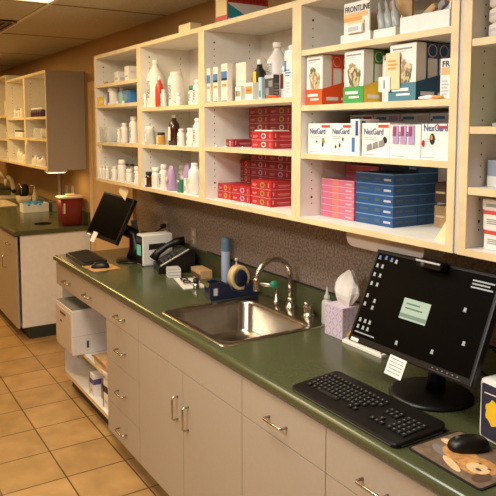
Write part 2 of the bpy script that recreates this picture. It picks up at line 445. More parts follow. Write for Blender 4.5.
# ------------------------------------------------------------------ generic goods
def prints(m, sx, sy, sz, dec):
    e = .0006
    for d_ in dec:
        f, u0, v0, u1, v1, mt = d_[:6]
        lift = e*(d_[6] if len(d_) > 6 else 1)
        if f == 'F': P = [(-sx/2+u*sx, -sy/2-lift, v*sz) for u, v in ((u0,v0),(u1,v0),(u1,v1),(u0,v1))]
        elif f == 'R': P = [(sx/2+lift, -sy/2+u*sy, v*sz) for u, v in ((u0,v0),(u1,v0),(u1,v1),(u0,v1))]
        elif f == 'T': P = [(-sx/2+u*sx, -sy/2+v*sy, sz+lift) for u, v in ((u0,v0),(u1,v0),(u1,v1),(u0,v1))]
        m.add(P, [(0,1,2,3)], mt)
def ell(m, sx, sy, sz, f, uc, vc, ru, rv, mt, lift=2, seg=14):
    e = .0006*lift; P = []
    for k in range(seg):
        a = 2*PI*k/seg; w_ = 1+(.14*math.sin(3*a+1)+.1*math.sin(5*a) if ru > .12 and f == 'F' and mt.name.startswith('pet') else 0); u = uc+ru*w_*math.cos(a); v = vc+rv*w_*math.sin(a)
        if f == 'F': P.append((-sx/2+u*sx, -sy/2-e, v*sz))
        elif f == 'R': P.append((sx/2+e, -sy/2+u*sy, v*sz))
        else: P.append((-sx/2+u*sx, -sy/2+v*sy, sz+e))
    m.add(P, [list(range(seg))], mt)
def lines(f, u0, u1, v0, v1, n, mt, gap=.5):
    h = (v1-v0)/n
    return [(f, u0, v0+i*h, u0+(u1-u0)*(1 if i % 2 else .8), v0+i*h+h*gap, mt) for i in range(n)]
def carton(name, label, cat, x, y, z, sx, sy, sz, m0, dec=(), ells=(), rz=0, group=None, bev=.0012):
    m = MB(); m.box(-sx/2, sx/2, -sy/2, sy/2, 0, sz, m0, bev=bev)
    prints(m, sx, sy, sz, dec)
    for q in ells: ell(m, sx, sy, sz, *q)
    return m.done(name, None, (x, y, z), (0, 0, rz), label, cat, group)
Bq = [0]
def bottle(name, label, cat, x, y, z, d, h, body=white, cap=white, lab=None, lz=(.2, .6), neck=.62, caph=.14, capd=.7, kind='round', labm2=None, group=None, cyl=True):
    t = thing(name, label, cat, (x, y, z), R(-55), group); r = d/2; hb = h*(1-caph)
    if kind == 'round':   # straight-sided pill bottle with rounded shoulder
        prof = [(r*.92, 0), (r, .003), (r, hb*.78), (r*.93, hb*.87), (r*neck, hb*.94), (r*neck, hb)]
    elif kind == 'jar':
        prof = [(r*.9, 0), (r, .004), (r, hb*.80), (r*.97, hb*.88), (r*.85, hb*.96), (r*.8, hb)]
    elif kind == 'gallon':
        prof = [(r*.9, 0), (r, .005), (r*.97, hb*.3), (r, hb*.66), (r*.86, hb*.76), (r*.5, hb*.87), (r*.3, hb*.95), (r*.28, hb)]
    elif kind == 'syrup':
        prof = [(r*.93, 0), (r, .004), (r, hb*.7), (r*.88, hb*.80), (r*.45, hb*.9), (r*.4, hb)]
    MB().lathe(prof, body, seg=20).done('bottle_body', t)
    rc = r*capd; hc = h*caph
    MB().lathe([(rc*.98, 0), (rc, .001), (rc, hc*.85), (rc*.9, hc)], cap, (0, 0, hb-hc*.15), 20).done('cap', t)
    if lab:
        m = MB(); a0, a1 = R(-140), R(-10); n = 12
        v = []; 
        for k in range(n+1):
            a = a0+(a1-a0)*k/n
            v += [((r+.0008)*math.cos(a), (r+.0008)*math.sin(a), h*lz[0]), ((r+.0008)*math.cos(a), (r+.0008)*math.sin(a), h*lz[1])]
        m.add(v, [(2*k, 2*k+2, 2*k+3, 2*k+1) for k in range(n)], lab, True)
        if labm2:
            zz = lz[0]+(lz[1]-lz[0])*.35; z2 = zz+(lz[1]-lz[0])*.3; v = []
            for k in range(2, n-1):
                a = a0+(a1-a0)*k/n
                v += [((r+.0014)*math.cos(a), (r+.0014)*math.sin(a), h*zz), ((r+.0014)*math.cos(a), (r+.0014)*math.sin(a), h*z2)]
            m.add(v, [(2*k, 2*k+2, 2*k+3, 2*k+1) for k in range(len(v)//2-1)], labm2, True)
        m.done('paper_label', t)
    return t

# ================================================================== shelf unit 1 (left)
carton('medicine_carton', 'short white carton on the top shelf at the far left, left of a taller one', 'carton', .27, -.25, 2.04, .075, .05, .075, white, [('F', .15, .3, .8, .5, lgrey), ('R', .2, .3, .8, .5, lgrey)])
carton('medicine_carton', 'taller white carton on the left top shelf, against the divider', 'carton', .46, -.25, 2.04, .07, .06, .095, white, [('F', .15, .3, .8, .4, lgrey), ('R', .2, .55, .8, .7, pinkl)])
m = MB()
for k in range(7):
    m.sphere((.05*math.cos(k*2.1)*.7, .03*math.sin(k*2.1), .008+.006*(k % 2)), .011, kraft, (1.6, 1.2, .7), 8)
m.done('crumpled_pouch', None, (.13, -.26, 2.04), (0,0,0), 'flat crumpled tan pouch lying on the top left shelf', 'pouch')
carton('medicine_carton', 'small yellow carton at the left end of the second shelf', 'carton', .055, -.308, 1.905, .03, .035, .055, yellow, [('R', .2, .3, .8, .6, white)])
bottle('pill_bottle', 'tiny white bottle beside the small yellow carton', 'bottle', .115, -.295, 1.905, .02, .045, lab=pinkl)
bottle('supplement_jar', 'white jar with a purple label on the second shelf of the left unit', 'jar', .19, -.265, 1.905, .082, .118, white, white, purple, (.12, .70), kind='jar', caph=.2, capd=.92)
bottle('pill_bottle', 'pale aqua bottle right of the purple labelled jar', 'bottle', .30, -.25, 1.905, .045, .105, mat('aqua_plastic', (150, 196, 186), .4), white, None)
m = MB(); m.box(-.05, .05, -.03, .03, 0, .085, bluel, bev=.014)
m.box(-.035, .03, -.0315, -.0305, .02, .06, skyb); m.done('blue_pouch', None, (.432, -.25, 1.905), (0, 0, 0), 'bright blue pouch at the right of the second shelf, left unit', 'pouch')
for i, xx in enumerate((.36, .46)):
    MB().lathe([(.008, 0), (.009, .002), (.009, .012), (.006, .018)], white, seg=12).done('loose_cap', None, (xx, -.305, 1.905), (0,0,0), ('loose white cap in front of the blue pouch, on its left', 'loose white cap in front of the blue pouch, on its right')[i], 'cap')
# third shelf (1.66)
t = thing('clear_organizer', 'clear plastic box of small vials on the third shelf of the left unit', 'organizer', (.13, -.262, 1.66))
MB().box(-.07, .07, -.06, .06, 0, .006, clear).box(-.07, -.067, -.06, .06, .006, .10, clear).box(.067, .07, -.06, .06, .006, .10, clear).box(-.067, .067, -.06, -.057, .006, .10, clear).box(-.067, .067, .057, .06, .006, .10, clear).done('box', t)
for i in range(6):
    MB().lathe([(.012, 0), (.013, .003), (.013, .06), (.008, .066), (.008, .074)], mat('vial_glass', (214, 210, 200), .2), seg=12).done('vial', t, (-.045+.044*(i % 3), -.025+.05*(i//3), .007))
bottle('pill_bottle', 'small white bottle right of the clear vial box', 'bottle', .25, -.256, 1.66, .028, .09, lab=plabel)
bottle('pill_bottle', 'medium white bottle on the third shelf, left unit', 'bottle', .325, -.248, 1.66, .05, .128, lab=cream, labm2=lgrey)
bottle('pill_bottle', 'tall white bottle against the divider on the third shelf, left unit', 'bottle', .45, -.235, 1.66, .056, .168, lab=plabel, labm2=grey)
m = MB(); m.box(-.02, .02, -.0008, .0008, -.055, .0, mat('yellowed_note', (226, 208, 150), .7))
prints(m, .04, .0016, -.055, [('F', .2, .2, .8, .3, grey), ('F', .2, .45, .8, .55, grey)])
m.done('sticky_note', None, (.105, -.3312, 1.655), (0,0,0), 'yellowish sticky note hanging from the third shelf edge of the left unit', 'note')
# bottom shelf
for i, xx in enumerate((.047, .088, .130)):
    bottle('eye_drop_bottle', ('leftmost of three small white bottles with dark dots, bottom left shelf', 'middle one of three small white bottles with dark dots, bottom left shelf', 'rightmost of three small white bottles with dark dots, bottom left shelf')[i], 'bottle', xx, (-.311, -.305, -.297)[i], 1.415, .028, .088, white, white, white, (.15, .6), labm2=dgrey, group='three small white dotted bottles')
bottle('pill_bottle', 'white bottle left of the big one with the orange mark', 'bottle', .212, -.278, 1.415, .044, .088, lab=plabel)
bottle('pill_bottle', 'largest white bottle on the bottom left shelf, with an orange mark', 'bottle', .335, -.272, 1.415, .058, .14, lab=white, lz=(.12, .4), labm2=orange, capd=.8, caph=.2)
bottle('pill_bottle', 'short wide white bottle right of the orange marked one', 'bottle', .44, -.265, 1.415, .046, .085, lab=cream, capd=.9, caph=.25)
bottle('pill_bottle', 'white bottle against the divider on the bottom left shelf', 'bottle', .535, -.25, 1.415, .045, .105, lab=plabel, capd=.9, caph=.22)
for i, (xx, hh) in enumerate(((.10, .098), (.20, .10), (.42, .11), (.50, .12))):
    bottle('amber_vial_bottle', ('dark capped bottle at the back left of the bottom left shelf', 'dark capped bottle behind the middle of the bottom left shelf', 'dark capped bottle behind the short wide white one', 'dark capped bottle at the back right of the bottom left shelf')[i], 'bottle', xx, -.15, 1.415, .045, hh, white, (dgrey, dgrey, lgrey, grey)[i], lab=plabel)
for (xx, zz, yy, dd, hh, lb) in ((.20, 1.66, -.13, .05, .11, 'white bottle at the back of the left unit third shelf, behind the clear vial box'),
        (.36, 1.66, -.13, .05, .14, 'white bottle at the back of the left unit third shelf, behind the medium one'),
        (.28, 1.415, -.12, .05, .12, 'pale bottle at the back of the bottom left shelf, left of the orange marked one'),
        (.66, 1.415, -.14, .05, .10, 'pale bottle at the right rear corner of the bottom left shelf'),
        (.95, 1.66, -.13, .055, .10, 'white bottle behind the amber jar in the second unit'),
        (1.30, 1.66, -.12, .055, .11, 'white bottle behind the blue striped jar in the second unit'),
        (.93, 1.415, -.13, .055, .13, 'white bottle in the rear row behind the two white ones, second unit bottom'),
        (1.07, 1.415, -.13, .055, .12, 'white bottle in the rear row behind the left lavender pouch'),
        (1.33, 1.415, -.12, .055, .13, 'white bottle in the rear row behind the yellow banded bottle')):
    bottle('pill_bottle', lb, 'bottle', xx, yy, zz, dd, hh, lab=plabel, capd=.85, caph=.18)
# folded note under the shelf
m = MB(); m.box(-.06, .06, -.0008, .0008, -.075, .0, cream)
m.done('taped_note', None, (.46, -.30, 1.394), (R(-12), R(22), 0), 'cream paper note hanging under the left shelf unit above the far monitor', 'note')

# ================================================================== shelf unit 2
bottle('jug', 'tall white narrow necked jug at the left of the second unit top shelf', 'jug', .852, -.262, 1.87, .10, .272, white, white, plabel, (.2, .55), kind='gallon', caph=.08, capd=.34)
bottle('squeeze_bottle', 'bright orange-red bottle with a white cap', 'bottle', .968, -.292, 1.87, .045, .172, redbottle, white, None, kind='syrup', caph=.12, capd=.42)
bottle('pill_bottle', 'tiny white bottle at the left front of the jug, second unit', 'bottle', .815, -.312, 1.87, .022, .08, lab=plabel)
bottle('pill_bottle', 'small white bottle just right of the orange-red bottle', 'bottle', 1.018, -.290, 1.87, .032, .096, lab=plabel)
bottle('supplement_jar', 'big white wide mouthed jar in the middle of the second unit', 'jar', 1.03, -.218, 1.87, .094, .196, white, white, plabel, (.2, .6), kind='jar', caph=.14, capd=.72)
bottle('pill_bottle', 'small round white bottle in front of the big white jar', 'bottle', 1.19, -.285, 1.87, .036, .072, lab=plabel, capd=.85, caph=.2)
bottle('pill_bottle', 'white bottle with a green cap in the second unit', 'bottle', 1.275, -.24, 1.87, .05, .106, white, grnd, lab=plabel, capd=.9, caph=.2)
bottle('pill_bottle', 'white bottle half hidden by the divider, top shelf of the second unit', 'bottle', 1.385, -.27, 1.87, .05, .128, lab=plabel)
# middle
bottle('supplement_jar', 'clear lidded jar at the left of the second unit middle shelf', 'jar', .832, -.293, 1.66, .058, .106, frost, white, white, (.15, .6), kind='jar', caph=.2, capd=.92, labm2=grey)
bottle('amber_jar', 'small amber jar with a black cap left of the brown bottle', 'jar', .925, -.265, 1.66, .05, .072, mat('honey_jar', (190, 140, 60), .3), blackm, cream, (.1, .7), kind='jar', caph=.22, capd=.85)
bottle('syrup_bottle', 'dark brown bottle with white cap and white label', 'bottle', 1.052, -.245, 1.66, .062, .168, amber, white, paper, (.16, .60), kind='syrup', caph=.1, capd=.45)
bottle('pill_bottle', 'narrow white bottle right behind the dark brown bottle', 'bottle', 1.168, -.258, 1.66, .042, .092, lab=plabel)
bottle('supplement_jar', 'white jar with a blue striped label, middle shelf of the second unit', 'jar', 1.25, -.235, 1.66, .058, .098, white, white, paper, (.1, .7), kind='jar', caph=.2, capd=.92, labm2=purple)
bottle('pill_bottle', 'tall white bottle by the divider, middle shelf of the second unit', 'bottle', 1.395, -.275, 1.66, .05, .148, lab=plabel)
# bottom
bottle('syrup_bottle', 'small dark bottle with a pale label at the left, bottom of the second unit', 'bottle', .835, -.303, 1.415, .046, .09, amber, blackm, paper, (.12, .6), caph=.2, capd=.8)
bottle('pill_bottle', 'shorter white bottle right of the small dark bottle', 'bottle', .905, -.29, 1.415, .05, .12, lab=cream, capd=.9, caph=.2)
bottle('pill_bottle', 'taller white bottle with a grey striped label, left of the lavender bag', 'bottle', .99, -.28, 1.415, .05, .14, lab=plabel, labm2=dgrey, capd=.75, caph=.18)
def pouch(x, y, z, w, d_, h, m0, m1, label):
    t = thing('refill_pouch', label, 'pouch', (x, y, z), R(-12))
    m = MB(); L_ = []
    for k, (s_, zz) in enumerate(((.86, 0), (1, .01), (1, h*.6), (.97, h*.86), (.9, h))):
        tk = d_*(1, 1, .8, .45, .12)[k]/2; hw = w*s_/2
        L_.append([(hw*math.copysign(abs(math.cos(a))**.5, math.cos(a)), tk*math.copysign(abs(math.sin(a))**.6, math.sin(a)), zz) for a in [2*PI*q/20 for q in range(20)]])
    m.rings(L_, m0, True, True); m.done('pouch_body', t)
    MB().lathe([(w*.28, 0), (w*.28, .0015)], m1, seg=16, X=Matrix.Translation((0, -d_/2-.002, h*.42)) @ Matrix.Rotation(PI/2, 4, 'X')).done('round_label', t)
    return t
pouch(1.095, -.283, 1.415, .07, .05, .135, lav, pinkl, 'lavender pouch with a pink round label, bottom of the second unit')
pouch(1.195, -.238, 1.415, .08, .05, .15, lav, lavp, 'lavender pouch further right and behind the green carton')
carton('medicine_carton', 'small green carton in front of the lavender pouches', 'carton', 1.232, -.290, 1.415, .045, .03, .068, grnd, [('F', .3, .3, .8, .75, mat('purple_print', (120, 80, 130), .5)), ('F', .05, .8, .5, .95, white)])
carton('medicine_carton', 'slim white carton with a dark stripe beside the tall white bottle', 'carton', 1.289, -.285, 1.415, .026, .03, .08, white, [('F', .4, .15, .7, .5, dgrey)])
bottle('lotion_bottle', 'tall white bottle with a yellow band at the right, bottom of the second unit', 'bottle', 1.366, -.281, 1.415, .066, .166, white, white, paper, (.2, .62), capd=.55, caph=.14, labm2=yellow)

# ================================================================== shelf unit 3 top shelf
for i, (xx, h, wd) in enumerate(((1.586, .160, .036), (1.645, .163, .044), (1.718, .172, .056))):
    carton('medicine_carton', ('leftmost tall white carton with a blue band in the third unit', 'middle tall white carton with a blue band in the third unit', 'rightmost and widest tall white carton with a blue band')[i], 'carton', xx, -.305+.005*i, 1.875, wd, .028, h, mat('carton_white', (232, 222, 208), .5),
           [('F', .04, .56, .96, .80, bluel), ('F', .15, .4, .85, .47, orange2), ('F', .1, 0, .95, .03, (teal, orange, blue)[i]), ('F', .05, .56, .95, .62, (teal, navy, navy)[i], 2)], group='tall white cartons with a blue band')
carton('medicine_carton', 'large plain white carton behind the orange printed cartons', 'carton', 1.805, -.258, 1.875, .085, .03, .172, mat('carton_white', (232, 222, 208), .5), lines('F', .2, .8, .30, .42, 2, grey))
m = MB()
P = []
for k in range(22):
    a = 2*PI*k/22; rr = .05*(1+.08*math.cos(2*a))
    P.append((rr*math.cos(a), .055+rr*.95*math.sin(a)))
m.prism(P, 'y', -.002, .002, mat('grey_acrylic', (172, 160, 150), .3))
m.done('acrylic_disc', None, (1.835, -.115, 1.99), (0,0,0), 'grey rounded disc leaning behind the plain white carton', 'disc').location = (1.775, -.15, 1.985)
carton('disc_holder', 'grey carton standing behind the large plain white carton', 'carton', 1.775, -.15, 1.875, .08, .05, .11, lgrey)
carton('medicine_carton', 'small white carton with an orange patch, left of a wider one', 'carton', 1.855, -.304, 1.875, .046, .028, .06, paper, [('F', .1, .3, .5, .7, teal), ('F', .4, .3, .9, .7, orange2, 2)])
carton('medicine_carton', 'white carton with a large orange patch on the third unit top shelf', 'carton', 1.945, -.304, 1.875, .064, .03, .073, paper, [('F', .1, .35, .9, .78, orange2), ('F', .2, .5, .8, .6, orange, 2)])
carton('medicine_carton', 'pale blue slim carton right of the orange patched carton', 'carton', 2.012, -.29, 1.875, .026, .03, .092, mat('pale_blue', (180, 206, 214), .5), [('F', .3, .1, .7, .4, teal)])
bottle('squeeze_bottle', 'dark shouldered bottle with a yellow label and white tip', 'bottle', 1.922, -.248, 1.875, .058, .18, blackm, white, yellow, (.35, .68), kind='syrup', caph=.14, capd=.35)
bottle('jug', 'large white narrow necked jug in the third unit', 'jug', 1.905, -.142, 1.875, .105, .262, white, white, plabel, (.25, .62), kind='gallon', caph=.09, capd=.42)
carton('medicine_carton', 'dark charcoal patterned carton in front of the large jug', 'carton', 2.08, -.29, 1.875, .064, .03, .098, dgrey, [('F', 0, .85, 1, 1, lgrey), ('F', .1, .15, .5, .45, grey), ('F', .45, .5, .9, .75, grey)] + lines('R', .1, .9, .2, .7, 4, grey))
bottle('pill_bottle', 'white bottle with a red label behind the dark carton', 'bottle', 2.115, -.242, 1.875, .05, .135, white, white, redd, (.3, .75), capd=.8)
t = carton('shampoo_bottle', 'tall white flat bottle by the right divider of the third unit', 'bottle', 2.212, -.285, 1.875, .055, .042, .185, white, [('F', .1, .55, .35, .78, bluel), ('R', .1, .6, .8, .68, navy)]+lines('F', .2, .9, .45, .62, 3, bluel)+lines('F', .3, .8, .1, .35, 4, lgrey), bev=.01)
MB().lathe([(.014, 0), (.014, .018), (.01, .022)], white, seg=14).done('cap', t, (0, 0, .183))
carton('flat_sachet', 'orange flat sachet lying at the shelf front below the dark carton', 'sachet', 2.125, -.3165, 1.875, .07, .02, .012, orange)

# red cartons
def redbox(x, y, z, label, bright=False, em=0, wide=.157, dep=.118, h=.0365, rz=0):
    mm = redc if bright else redd
    em_ = (lgrey, gold, orange2, lav)[em]
    return carton('red_carton', label, 'carton', x, y, z, wide, dep, h, mm,
        [('F', .08, .42, .30, .54, rpink), ('F', .08, .30, .26, .36, rpink), ('F', .85, .25, .89, .75, rpink), ('R', .08, .3, .14, .8, rpink), ('R', .3, .44, .85, .54, rpink), ('R', .35, .28, .8, .32, rpink),
         ('F', 0, .0, 1, .03, pinkl), ('R', 0, .0, 1, .03, pinkl)],
        [('F', .58, .5, .12, .34, em_, 2), ('F', .58, .5, .07, .18, mm, 3)], rz=rz, group=None, bev=.001)
HB = .0372
ordn = ['bottom', 'second', 'third', 'fourth', 'fifth', 'sixth']
# mid shelf: back stacks of 5
for cx, nm in ((1.728, 'left back stack'), (1.905, 'right back stack')):
    for k in range(5):
        redbox(cx, -.071, 1.665+k*HB, f'dark red carton, {ordn[k]} from below in the {nm}, middle shelf', em=(0, 0, 0, 1, 1)[k], wide=.172, dep=.113)
redbox(1.603, -.20, 1.665, 'single dark red carton lying alone left of the stacks', em=0, wide=.07, dep=.11).location = (1.665, -.195, 1.665)
for k in range(2):
    redbox(1.944, -.191, 1.665+k*HB, f'bright red carton, {("lower", "upper")[k]} of the front pair on the middle shelf', True, wide=.17)
carton('folded_leaflet', 'folded white leaflet lying on top of the bright red pair', 'leaflet', 1.945, -.20, 1.7402, .14, .09, .006, paper)
for cx, nm, n in ((1.6145, 'left back stack', 5), (1.739, 'middle back stack', 6), (1.903, 'right back stack', 6)):
    for k in range(n):
        redbox(cx, -.073, 1.415+k*HB, f'dark red carton, {ordn[k]} from below in the {nm}, bottom shelf', em=2 if cx < 1.7 else 3, wide=(.093, .150, .172)[0 if cx < 1.7 else 1 if cx < 1.8 else 2], dep=.116)
for k in range(2):
    redbox(1.634, -.201, 1.415+k*HB, f'bright red carton with orange emblem, {("lower", "upper")[k]} one at the front left', True, em=2, wide=.13)
    redbox(1.784, -.201, 1.415+k*HB, f'bright red carton, {("lower", "upper")[k]} one of the front middle pair, bottom shelf', True, em=3, wide=.162)
for k in range(3):
    redbox(1.951, -.201, 1.415+k*HB, f'bright red carton, {("lowest", "middle", "topmost")[k]} of the front right three, bottom shelf', True, em=1, wide=.157, rz=R(1.0*(k-1)))
# white scraps
for i, (xx, yy, zz) in enumerate(((1.655, -.316, 1.665), (1.74, -.316, 1.665), (1.89, -.316, 1.665), (1.90, -.323, 1.415), (1.93, -.323, 1.415))):
    MB().sphere((0, 0, .0048), .007, white, (1.4, .6, .7), 8).done('shelf_clip', None, (xx, yy, zz), (0,0,0),
      ('left one of the small white clips on the middle red shelf', 'middle one of the small white clips on the middle red shelf', 'right one of the small white clips on the middle red shelf', 'left one of two small white clips below the red stacks', 'right one of two small white clips below the red stacks')[i], 'clip')

# ================================================================== shelf unit 4
# ---- top shelf: FRONTLINE displays
x4 = 3*W_
t = carton('flea_treatment_carton', 'white and peach carton behind the display, showing only FR', 'carton', 2.545, -.20, 2.045, .07, .05, .115, cream, [('F', 0, .1, 1, .62, peach)])
text('FR', .03, (-.03, -.0265, .085), FR, blackm, t, bold=.01)
t = thing('flea_treatment_display', 'white display box with FRONTLINE header and peach stripe', 'display box', (2.62, -.262, 2.045))
MB().box(-.075, .075, -.055, .055, 0, .03, paper, bev=.001).done('tray', t)
m = MB(); m.box(-.06, .068, -.003, .003, 0, .105, paper)
prints(m, .128, .006, .105, [('F', .03, .52, .97, .66, peach, 2), ('F', .03, .40, .75, .52, orange2, 2)])
m.box(-.035, .045, -.008, -.003, .006, .04, cream)
m.done('header_card', t, (0, -.05, .03), (0, 0, 0))
text('FRONTLINE', .0275, (-.054, -.0545, .103), FR, blackm, t, bold=.012, sx=.86)
MB().box(-.032, .045, -.012, 0, .03, .058, white).box(-.022, .030, -.0125, -.012, .036, .05, lgrey).done('blister_card', t, (0, -.055, 0))
t = thing('flea_treatment_display', 'white display tray holding clear applicators, right of the FRONTLINE header', 'display box', (2.75, -.262, 2.045))
MB().box(-.045, .055, -.05, .05, 0, .03, paper, bev=.001).box(-.045, .055, .02, .028, .03, .13, kraft).done('tray', t)
for k in range(3):
    MB().lathe([(.012, 0), (.015, .01), (.014, .05), (.006, .068), (.006, .09), (.002, .10)], mat('applicator_plastic', (188, 194, 192), .25, alpha=.75), seg=12, X=Matrix.Rotation(R(-14), 4, 'Y')).done('applicator', t, (-.03+.032*k, -.02, .0305))
t = thing('foil_pack_tray', 'low white tray of grey foil packs at the right of the top shelf', 'display box', (2.925, -.262, 2.045))
MB().box(-.095, .10, -.055, -.051, 0, .052, white).box(-.095, .10, .051, .055, 0, .075, white).box(-.095, -.091, -.051, .051, 0, .06, white).box(.096, .10, -.051, .051, 0, .075, white).box(-.091, .096, -.051, .051, 0, .004, white).done('tray', t)
for k, (px, pz, ra, mm) in enumerate(((-.03, .045, -32, kraft), (.0, .05, -38, grey), (.035, .055, -28, lgrey), (.06, .07, -20, lav))):
    MB().box(-.06, .06, -.012, .012, -.012, .012, mm, bev=.009).done('foil_pack', t, (px, -.02+.012*k, pz), (0, R(ra), 0))
MB().box(.0, .05, .0, .04, .004, .11, orange2).done('insert_card', t, (.03, 0.005, 0))
# ---- second shelf: three stepped displays
def stepped(x, y, sx, sy, h, trayc, sidec, label, fh=.32, front2=None, word=True):
    t = thing('medicine_display', label, 'display box', (x, y, 1.84))
    # cartons inside: front carton + row behind
    m = MB(); m.box(-sx/2+.003, sx/2-.003, -sy/2+.003, -sy/2+.045, .002, h, paper)
    prints(m, sx-.006, sy-.006, h, [('F', .1, .90, .85, .93, grey), ('F', .1, .86, .6, .875, lgrey)])
    m.done('front_carton', t)
    # pet picture
    m = MB(); 
    ell(m, sx, sy, h, 'F', .5, .52, .30, .22, petph if trayc != grn else petph2, -1.0)
    ell(m, sx, sy, h, 'F', .42, .68, .16, .10, petph2 if trayc == orange else petph, -.6)
    ell(m, sx, sy, h, 'F', .66, .42, .13, .12, petph2, -.2)
    m.done('pet_picture', t)
    n = max(1, int((sy-.05)/.042)); w = (sy-.05)/n
    for k in range(n):
        y0 = -sy/2+.047+k*w
        m = MB(); m.box(-sx/2+.003, sx/2-.003, y0, y0+w-.003, .002, h, paper)
        m.box(sx/2-.003, sx/2-.002, y0, y0+w-.003, h*.74, h, sidec)
        for rr, mm in ((.4, mat('circle_'+sidec.name, tuple(int(min(255, c*255+40)) for c in (0.3,.5,.5)), .5) if False else pinkl), (.34, sidec)):
            P = [(sx/2-.0016+(.0004 if mm is sidec else 0), y0+w*.5+w*rr*math.cos(2*PI*q/14), h*.87+w*rr*math.sin(2*PI*q/14)) for q in range(14)]
            m.add(P, [list(range(14))], mm)
        m.box(sx/2-.003, sx/2-.0022, y0, y0+.006, .002, h*.74, sidec)
        m.done('boxed_dose', t)
    # tray with slanted side
    m = MB()
    m.box(-sx/2, sx/2, -sy/2, -sy/2+.0022, 0, h*fh, trayc)
    m.box(-sx/2, sx/2, sy/2-.002, sy/2, 0, h*.64, trayc)
    for sgn in (-1, 1):
        a, b = (sx/2-.0018, sx/2) if sgn > 0 else (-sx/2, -sx/2+.0018)
        m.prism([(-sy/2, 0), (sy/2, 0), (sy/2, h*.64), (sy/2-.03, h*.62), (-sy/2+.0022, h*fh)], 'x', a, b, trayc if sgn < 0 else (front2 or trayc))
    prints(m, sx, sy, h, [('F', .12, fh*.55, .75, fh*.72, white), ('F', .3, fh*.3, .8, fh*.42, white), ('R', .08, .09, .32, .16, white), ('R', .38, .10, .5, .15, white)])
    m.done('tray', t)
    return t
stepped(x4+.083, -.193, .10, .235, .182, orange, orange, 'stepped display box with an orange tray, leftmost on its shelf')
stepped(2.606, -.193, .104, .235, .180, grn, grn, 'stepped display box with green front and yellow side tray', front2=yellow)
stepped(2.836, -.183, .118, .255, .178, teal, blued, 'stepped display box with a blue tray, rightmost on its shelf', front2=blued)
carton('medicine_carton', 'white carton with a pet picture squeezed left of the blue display', 'carton', 2.712, -.215, 1.84, .075, .05, .160, paper, [('F', .1, .9, .8, .93, grey)], [('F', .5, .5, .3, .2, lgrey, 1), ('F', .4, .4, .2, .14, brownp, 2)])
m = MB(); m.box(-.03, .03, -.0008, .0008, -.0, .115, cream); prints(m, .06, .0016, .115, lines('F', .15, .85, .55, .85, 3, orange2))
m.done('shelf_talker', None, (2.80, -.3135, 1.878), (R(1), 0, 0), 'cream card leaning on the blue display front', 'card')
t = MB().box(-.026, .026, -.0008, .0008, 0, .048, white).done('number_card', None, (2.765, -.3165, 1.872), (R(1), 0, 0), 'small white card with the number 1', 'card')
text('1', .04, (-.01, -.0012, .01), FR, blackm, t)
t = carton('flea_treatment_carton', 'white and peach carton leaning by the right side of the second shelf', 'carton', 3.006, -.292, 1.84, .036, .03, .118, paper, [('F', .1, .60, 1, .78, peach)]+lines('F', .15, .8, .1, .5, 5, lgrey), rz=R(8))
text('FR', .024, (-.012, -.0165, .094), FR, blackm, t, bold=.01)
m = MB(); m.tube([(-.04, 0, .007), (.0, 0, .008), (.02, 0, .007)], [.004, .007, .007], white, 10); m.tube([(.02, 0, .007), (.055, .004, .007)], [.007, .003], orange2, 10)
m.done('ointment_tube', None, (2.955, -.318, 1.8395), (0,0,R(-3)), 'small white and orange tube lying before the blue display', 'tube')
# ---- third shelf: NexGard
def nex(x, y, sx, sy, h, label, txt=True, dog=0, wordx=.08, red=True, nm='chewables_carton', rz=0, size=.03):
    t = thing(nm, label, 'carton', (x, y, 1.66), rz)
    m = MB(); m.box(-sx/2, sx/2, -sy/2, sy/2, 0, h, paper, bev=.001)
    dec = [('F', .06, .05, .5, .07, grey), ('F', .55, .05, .9, .07, lgrey)]+lines('F', .1, .55, .5, .62, 2, lgrey)
    if red: dec.append(('F', .60, .86, .97, .95, mat('red_orange_print', (214, 70, 60), .5)))
    dec += [('R', .15+.28*k, .3, .3+.28*k, .9, lav) for k in range(3)]+[('R', .17+.28*k, .6, .24+.28*k, .9, redc, 2) for k in range(3)]
    prints(m, sx, sy, h, dec)
    if dog == 1:
        for k in range(3): m.add([(-sx*.3+sx*.22*k, -sy/2-.0018, h*(.16+.06*k)), (-sx*.3+sx*.22*k+sx*.2, -sy/2-.0018, h*(.22+.06*k)), (-sx*.3+sx*.22*k+sx*.17, -sy/2-.0018, h*(.40+.06*k)), (-sx*.3+sx*.22*k-.0, -sy/2-.0018, h*(.34+.06*k))], [(0,1,2,3)], grey)
        ell(m, sx, sy, h, 'F', .84, .50, .08, .1, blackm, 2)
    elif dog == 2:
        ell(m, sx, sy, h, 'F', .45, .3, .05, .07, brownp, 2); ell(m, sx, sy, h, 'F', .25, .25, .05, .06, brownp, 2); ell(m, sx, sy, h, 'F', .6, .5, .05, .06, brownp, 2)
    elif dog == 3:
        ell(m, sx, sy, h, 'F', .68, .42, .07, .12, gold, 2); ell(m, sx, sy, h, 'F', .66, .30, .04, .08, brownp, 2); ell(m, sx, sy, h, 'F', .4, .4, .04, .04, brownp, 2)
    elif dog == 4:
        ell(m, sx, sy, h, 'F', .42, .58, .10, .16, blackm, 2); ell(m, sx, sy, h, 'F', .40, .62, .045, .07, fur, 3); ell(m, sx, sy, h, 'F', .08, .45, .06, .1, redc, 2)
    m.done('carton_body', t)
    if txt: text('NexGard', size, (-sx/2+sx*wordx, -sy/2-.0012, h*(.66 if dog != 4 else .80)), FR, mat('nex_blue', (60, 90, 140), .5), t, sx=.82, bold=.012)
    return t
nex(2.409, -.25, .134, .10, .112, 'white NexGard carton leftmost on its shelf, with a small yellow pet', dog=3)
nex(2.5355, -.252, .113, .10, .112, 'white NexGard carton second from the left, with three small pets', dog=2)
